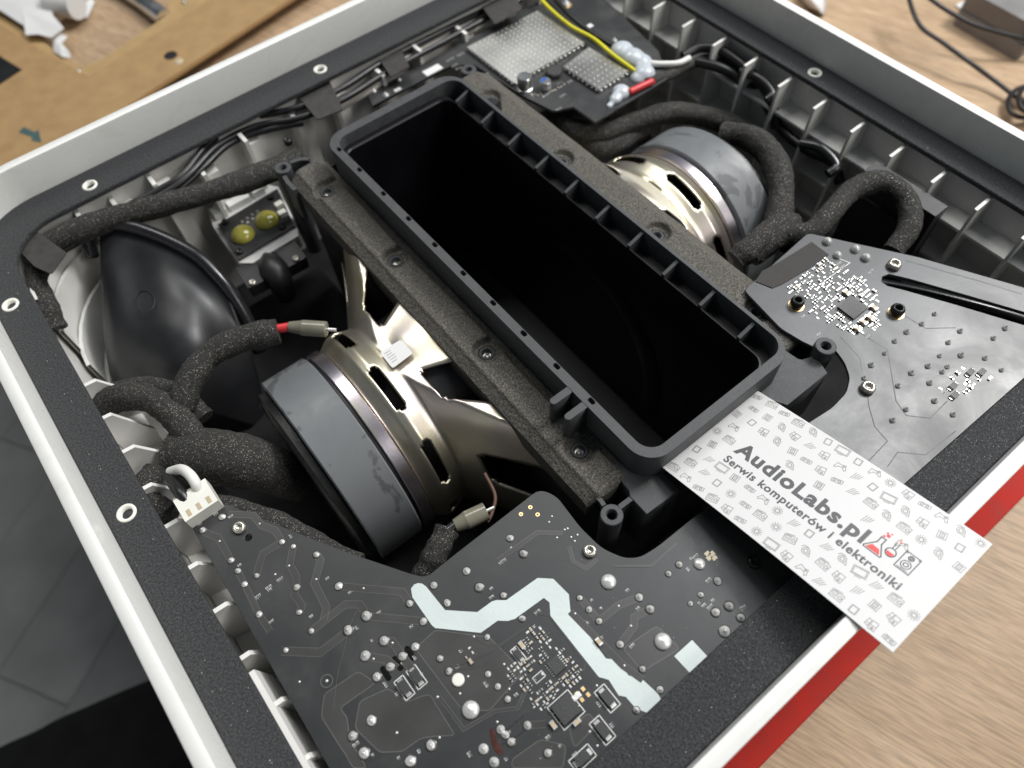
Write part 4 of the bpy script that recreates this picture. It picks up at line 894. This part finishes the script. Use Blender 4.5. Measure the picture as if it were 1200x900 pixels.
def icon(kind, u, v, s, rot, mb):
    w = .26; L = lambda pts, cl=True: poly_line(mb, tr(pts, u, v, s, rot), w, cl)
    if kind == 0: L(sq(0, .15, 1.5, .95)); L(sq(0, .15, 1.25, .72)); L([(-.6, -1.1), (.6, -1.1)], False)
    if kind == 1: L(cpts(0, 0, .42, 8)); [L([(.6*math.cos(t), .6*math.sin(t)), (1.0*math.cos(t), 1.0*math.sin(t))], False) for t in [k*math.pi/6 for k in range(12)]]
    if kind == 2: [L([(-.9+.45*k, -.8+.1*k), (-.2+.45*k, .8-.1*k)], False) for k in range(4)]
    if kind == 3: L([(-1.2, -.6), (-.8, .6), (-.3, .4), (.3, .4), (.8, .6), (1.2, -.6), (.9, -.8), (.4, -.2), (-.4, -.2), (-.9, -.8)]); L(cpts(.5, .2, .18, 6))
    if kind == 4: L(sq(0, 0, 1.3, .8)); L(sq(-.5, .3, .55, .25)); L(cpts(.75, -.05, .36, 8)); L([(-1, -.35), (.1, -.35)], False); L([(-1, .95), (.6, 1.15)], False)
    if kind == 5: L(sq(0, 0, .8, .8)); L(sq(0, 0, .35, .45)); [L([(-.4+.4*k, -.8), (-.4+.4*k, .8)], False) for k in range(3)]
    if kind == 6: L(sq(0, 0, .62, .72)); L(sq(.12, .1, .62, .72))
    if kind == 7: L([(-1.2, -.5), (-1.2, .2), (-.9, .5), (1.2, .5), (1.2, -.2), (.9, -.5)]); L(cpts(-.6, 0, .28, 7)); L(cpts(.5, 0, .28, 7)); L([(-.2, .2), (.2, .2)], False)
    if kind == 8: L(sq(.3, 0, .55, .9)); L([(-.9, .9), (-.3, .7), (-.5, -.6), (-1.1, -.4)]); L([(-.9, 0), (.8, 0)], False); L(cpts(.3, -.5, .2, 6))
    if kind == 9: L(cpts(0, 0, .75, 10)); L(cpts(0, 0, .4, 8)); L([(-1, .6), (-.6, 1), (.2, .9)], False); L([(.5, -.8), (1, -.9), (.9, -.3)], False)
ib = MB(); rn = random.Random(21); seq = [0, 3, 1, 2, 4, 5, 8, 7, 6, 9]; k = 0
lx0, lx1 = min(u0, w0)-1.5, max(w1, u1)+12.5; bandlo, bandhi = min(t0, t1)-1.6, max(v0, v1)+7.0
last = None
for j in range(9):
    for i in range(15):
        u = 2.6+i*(LEN-5)/14.0+(2.9 if j % 2 else 0)+rn.uniform(-.3, .3); v = 2.5+j*(WID-4.8)/8+rn.uniform(-.3, .3)
        if u < 2 or u > LEN-2 or (lx0 < u < lx1 and bandlo < v < bandhi): continue
        kd = rn.choice([q for q in range(10) if q != last and (q or last not in (4, 7, 3))]); last = kd
        icon(kd, u, v, 1.5 if kd in (0, 4, 7) else 1.62, rn.uniform(-.2, .2)+.1, ib)
ib.build('printed_icons', INKL, card)
# flasks and speaker emblem
em = MB(); er = MB()
def disc(mb, u, v, r, lift=.36): mb.add([C(p[0], p[1], lift) for p in cpts(u, v, r, 12)], [tuple(range(12))])
fu, fv = cuv(1025, 643); s = 1.0
out = [(-2.7, -2.0), (2.7, -2.0), (2.9, -1.5), (.75, 2.0), (.75, 4.3), (-.75, 4.3), (-.75, 2.0), (-2.9, -1.5)]
poly_line(em, tr(out, fu, fv, s, 0), .4, True); q = tr([(-2.3, -1.6), (2.3, -1.6), (1.25, .2), (-1.2, .35)], fu, fv, s, 0)
er.add([C(a_, b_, .36) for a_, b_ in q], [(0, 1, 2, 3)])
for x, y, r in ((-.4, 5.0, .4), (.5, 5.9, .6), (-.2, 6.6, .35), (.9, 7.1, .3)): disc(er, fu+x, fv+y, r)
gu, gv = cuv(1043, 649); poly_line(em, cpts(gu, gv, 1.55, 14), .35, True); poly_line(em, [(gu-.45, gv+1.5), (gu-.45, gv+4.0)], .3); poly_line(em, [(gu+.45, gv+1.5), (gu+.45, gv+4.0)], .3)
q = [(gu+1.3*math.cos(t), gv+1.3*math.sin(t)) for t in [math.pi+math.pi*k_/10 for k_ in range(11)]]; er.add([C(a_, b_, .36) for a_, b_ in q], [tuple(range(11))]); disc(er, gu+.3, gv+4.8, .35); disc(er, gu-.2, gv+5.7, .3)
su, sv = cuv(1063, 661); poly_line(em, tr(sq(0, 0, 2.3, 3.3), su, sv, 1, 0), .36, True)
for r, y in ((1.45, -.9), (.7, -.9), (.8, 1.9), (.35, 1.9)): poly_line(em, cpts(su, sv+y, r, 16), .3, True)
poly_line(em, [(su-1.6, sv-2.8), (su+1.6, sv-2.8)], .25)
for x, y in ((-1.9, 2.9), (1.9, 2.9)): disc(em, su+x, sv+y, .22)
em.build('emblem_lines', INK, card); er.build('emblem_red', INKR, card)

# ------------------------------------------------------------------ around the cabinet
rm = sheet('red_mat', rr(-40, 420, -37, 330, 4, 4), [], ZD+.1, ZD+3, RED, None, .6); tag(rm, 'red mat under the cabinet, its edge showing along the near rim', 'mat')
zm = ZD+14
mp = thing('fibreboard_frame', 'brown fibreboard frame with square opening lying on the desk at the top left', 'panel', P(60, 120, ZD))
hA = [P2(x, y, zm) for x, y in ((104, 89), (228, 10), (290, -30), (100, -150), (-120, -40), (0, 28), (50, 60))]
hB = [P2(x, y, zm-4) for x, y in ((98, 78), (120, 69), (198, 16), (196, 2), (270, -45), (100, -140), (-100, -40), (0, 12), (24, 28), (30, 38), (40, 38), (74, 68))]
outer = [P2(x, y, zm) for x, y in ((420, -54), (337, 0), (96, 158), (-160, 326), (-330, 100), (150, -260))]
sheet('face', outer, [hA, circ(*P2(200, 65, zm), 5)], zm-4, zm, MDF, mp, .3)
sheet('rebate', [P2(x, y, zm-4) for x, y in ((410, -54), (330, 0), (90, 158), (-150, 320), (-320, 100), (150, -250))], [hB], zm-10, zm-4.05, MDFL, mp, .3)
for x, y in ((93, 84), (217, 3)): MB().lathe([(0, 2.6), (1.4, 2.4), (1.8, 1.2), (1.0, .8), (1.0, .01)], P(x, y, zm-4), n=18).build('screw', STEEL, mp, True, 40)
MB().lathe([(0, 4.9), (.4, 4.9), (.4, 3.4), (-3, 3.4), (-3, .01)], P(200, 65, zm), n=24).build('grommet', BLACK, mp, True, 40)
MB().prism([P2(x, y, zm) for x, y in ((-30, 50), (0, 66), (26, 82), (0, 99), (-40, 120))], zm+.02, zm+.4).build('dark_sticker', CABLE, mp)
MB().prism([P2(x, y, zm) for x, y in ((22, 155), (28, 149), (41, 155), (45, 152), (49, 167), (37, 165), (38, 161))], zm+.02, zm+.3).build('arrow_sticker', TEAL, mp)
MB().lathe([(0, 3.8), (3, 3.8), (4, 2.5), (4, .01)], P(211, 76, zm-3), n=16).build('peg', CERAM, mp, True, 40)
# edge strip under the panel
o = MB().prism([P2(x, y, ZD+1) for x, y in ((345, 6), (100, 160), (60, 195), (150, 170), (420, -5), (400, -30))], ZD+.05, ZD+.3) if False else None
def scrap(label, rows_, cat='paper'):
    v, f = grid(rows_, 3); o = obj('paper_scrap', v, f, SHEETP, None, None, True); md = o.modifiers.new('s', 'SOLIDIFY'); md.thickness = .0006; tag(o, label, cat, 'white paper scraps')
def flat_scrap(label, pts, z, dz):
    v = [P(x, y, z+dz*((i*37) % 5)/5) for i, (x, y) in enumerate(pts)]; n = len(v); c = sum(v, Vector())/n+Vector((0, 0, dz*.8))
    w = [q-Vector((0, 0, .3)) for q in v]+[c-Vector((0, 0, .3))]
    f = [(i, (i+1) % n, n) for i in range(n)]+[(n+2+i-1+0, 2*n+1, n+1+(i+1) % n) for i in range(n)]+[(i, n+1+i, n+1+(i+1) % n, (i+1) % n) for i in range(n)]
    o = obj('paper_scrap', v+[c]+w, f, SHEETP); tag(o, label, 'paper', 'white paper scraps')
flat_scrap('large white paper scrap on the fibreboard frame at the top left', ((-30, -20), (10, -30), (55, -8), (62, 18), (75, 33), (60, 44), (44, 40), (30, 41), (28, 30), (0, 12), (-25, 0)), zm+1, 2)
flat_scrap('small white paper scrap at the corner of the frame opening', ((62, 51), (71, 49), (82, 62), (83, 68), (72, 66), (63, 60)), zm-3, 2)
flat_scrap('torn white paper bit below the large scrap', ((60, 46), (70, 38), (79, 43), (73, 50), (64, 51)), zm-3, 2)
flat_scrap('white paper strip beside the roll of paper at the top left', ((72, 21), (86, 14), (106, -2), (111, 2), (102, 21)), ZD+1, 3)
o = MB().tube([P(60, 2, ZD+16), P(90, 6, ZD+16)], 11, 20, 0, 4).build('paper_roll', SHEETP, None, True, 50); tag(o, 'short roll of white paper in the panel opening', 'paper roll')
o = MB().tube([P(120, -30, ZD+8), P(165, 0, ZD+8), P(194, 22, ZD+8)], 7, 16, 0, 3).build('metal_bar', ALU, None, True, 50); tag(o, 'silver round bar lying in the panel opening', 'bar')
dl = lambda l, pts, r: cable('desk_cable', l, pts, r, CABLE, 'cable', 10, 8, 'thin cables on the desk')
dl('thin dark cable crossing the desk at the top right', ((1062, -20, ZD+30), (1068, 8, ZD+26), (1080, 32, ZD+22), (1105, 50, ZD+18), (1135, 72, ZD+14), (1165, 94, ZD+8), (1200, 120, ZD+5), (1235, 140, ZD+3)), 1.6)
dl('thin dark cable running to the grey device', ((1070, -20, ZD+34), (1095, 2, ZD+30), (1120, 18, ZD+26), (1150, 32, ZD+22), (1205, 46, ZD+16), (1260, 55, ZD+10)), 1.6)
dl('coiled dark cable at the right edge of the desk', [(1195+20*math.cos(t)+2*t, 122+17*math.sin(t)-.8*t, ZD+4+.8*t) for t in [k*.6 for k in range(30)]], 1.7)
gd = thing('grey_device', 'grey box with a seam at the top right corner of the desk', 'device', P(1190, 0, ZD))
q0, q1, q2 = P(1135, -12, ZD+26), P(1215, 32, ZD+26), P(1290, -30, ZD+26)
cor = [q0.xy, q1.xy, q2.xy, (q0+(q2-q1)).xy]
MB().prism(round_poly(cor, 4), ZD+12, ZD+26).build('lid', GREYDEV, gd, False); MB().prism(round_poly([Vector(c)*.997 for c in cor], 4), ZD+.2, ZD+11.4).build('base', GREYDEV, gd)
o = MB().prism([P2(x, y, ZD+2) for x, y in ((1120, 5), (1135, -2), (1215, 42), (1200, 50), (1160, 32))], ZD+.2, ZD+1.6).build('paper_strip', SHEETP); tag(o, 'white paper strip beside the grey device', 'paper')
scrap('crumpled white film on the desk behind the right rim', [[(925, -20, ZD+2), (945, -25, ZD+12), (965, -20, ZD+3)], [(935, -5, ZD+1), (952, 0, ZD+14), (968, 5, ZD+2)], [(945, 8, ZD+1), (958, 12, ZD+7), (966, 18, ZD+1)]], 'film')
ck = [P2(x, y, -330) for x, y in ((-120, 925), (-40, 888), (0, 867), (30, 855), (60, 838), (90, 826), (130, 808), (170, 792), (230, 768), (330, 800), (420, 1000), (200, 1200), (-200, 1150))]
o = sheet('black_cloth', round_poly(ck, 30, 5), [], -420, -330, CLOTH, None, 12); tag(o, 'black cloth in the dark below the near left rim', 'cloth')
# dust
db = MB(); rn = random.Random(5)
def speck(x, y, z, r): db.add([(x+r*math.cos(t)*rn.uniform(.5, 1.2), y+r*math.sin(t)*rn.uniform(.5, 1.2), z) for t in (0, 1.3, 2.6, 3.9, 5.2)]+[(x, y, z+r)], [(0, 1, 5), (1, 2, 5), (2, 3, 5), (3, 4, 5), (4, 0, 5)])
for k in range(240):
    s = rn.random()
    if s < .5: x, y, z = rn.choice((rn.uniform(-60, -47), rn.uniform(303, 315))), rn.uniform(0, 330), .0
    elif s < .75: x, y, z = rn.uniform(-30, 300), rn.uniform(-11, 5), .0
    else: x, y, z = rn.uniform(-5, 100), rn.uniform(15, 60), ZPB+.03
    if z != 0 and x > 60 and y > 40: continue
    speck(x, y, z, rn.choice((.1, .13, .2)))
o = db.build('dust', DUST); o['kind'] = 'stuff'; o['label'] = 'fine pale dust specks on the gasket and boards'; o['category'] = 'dust'
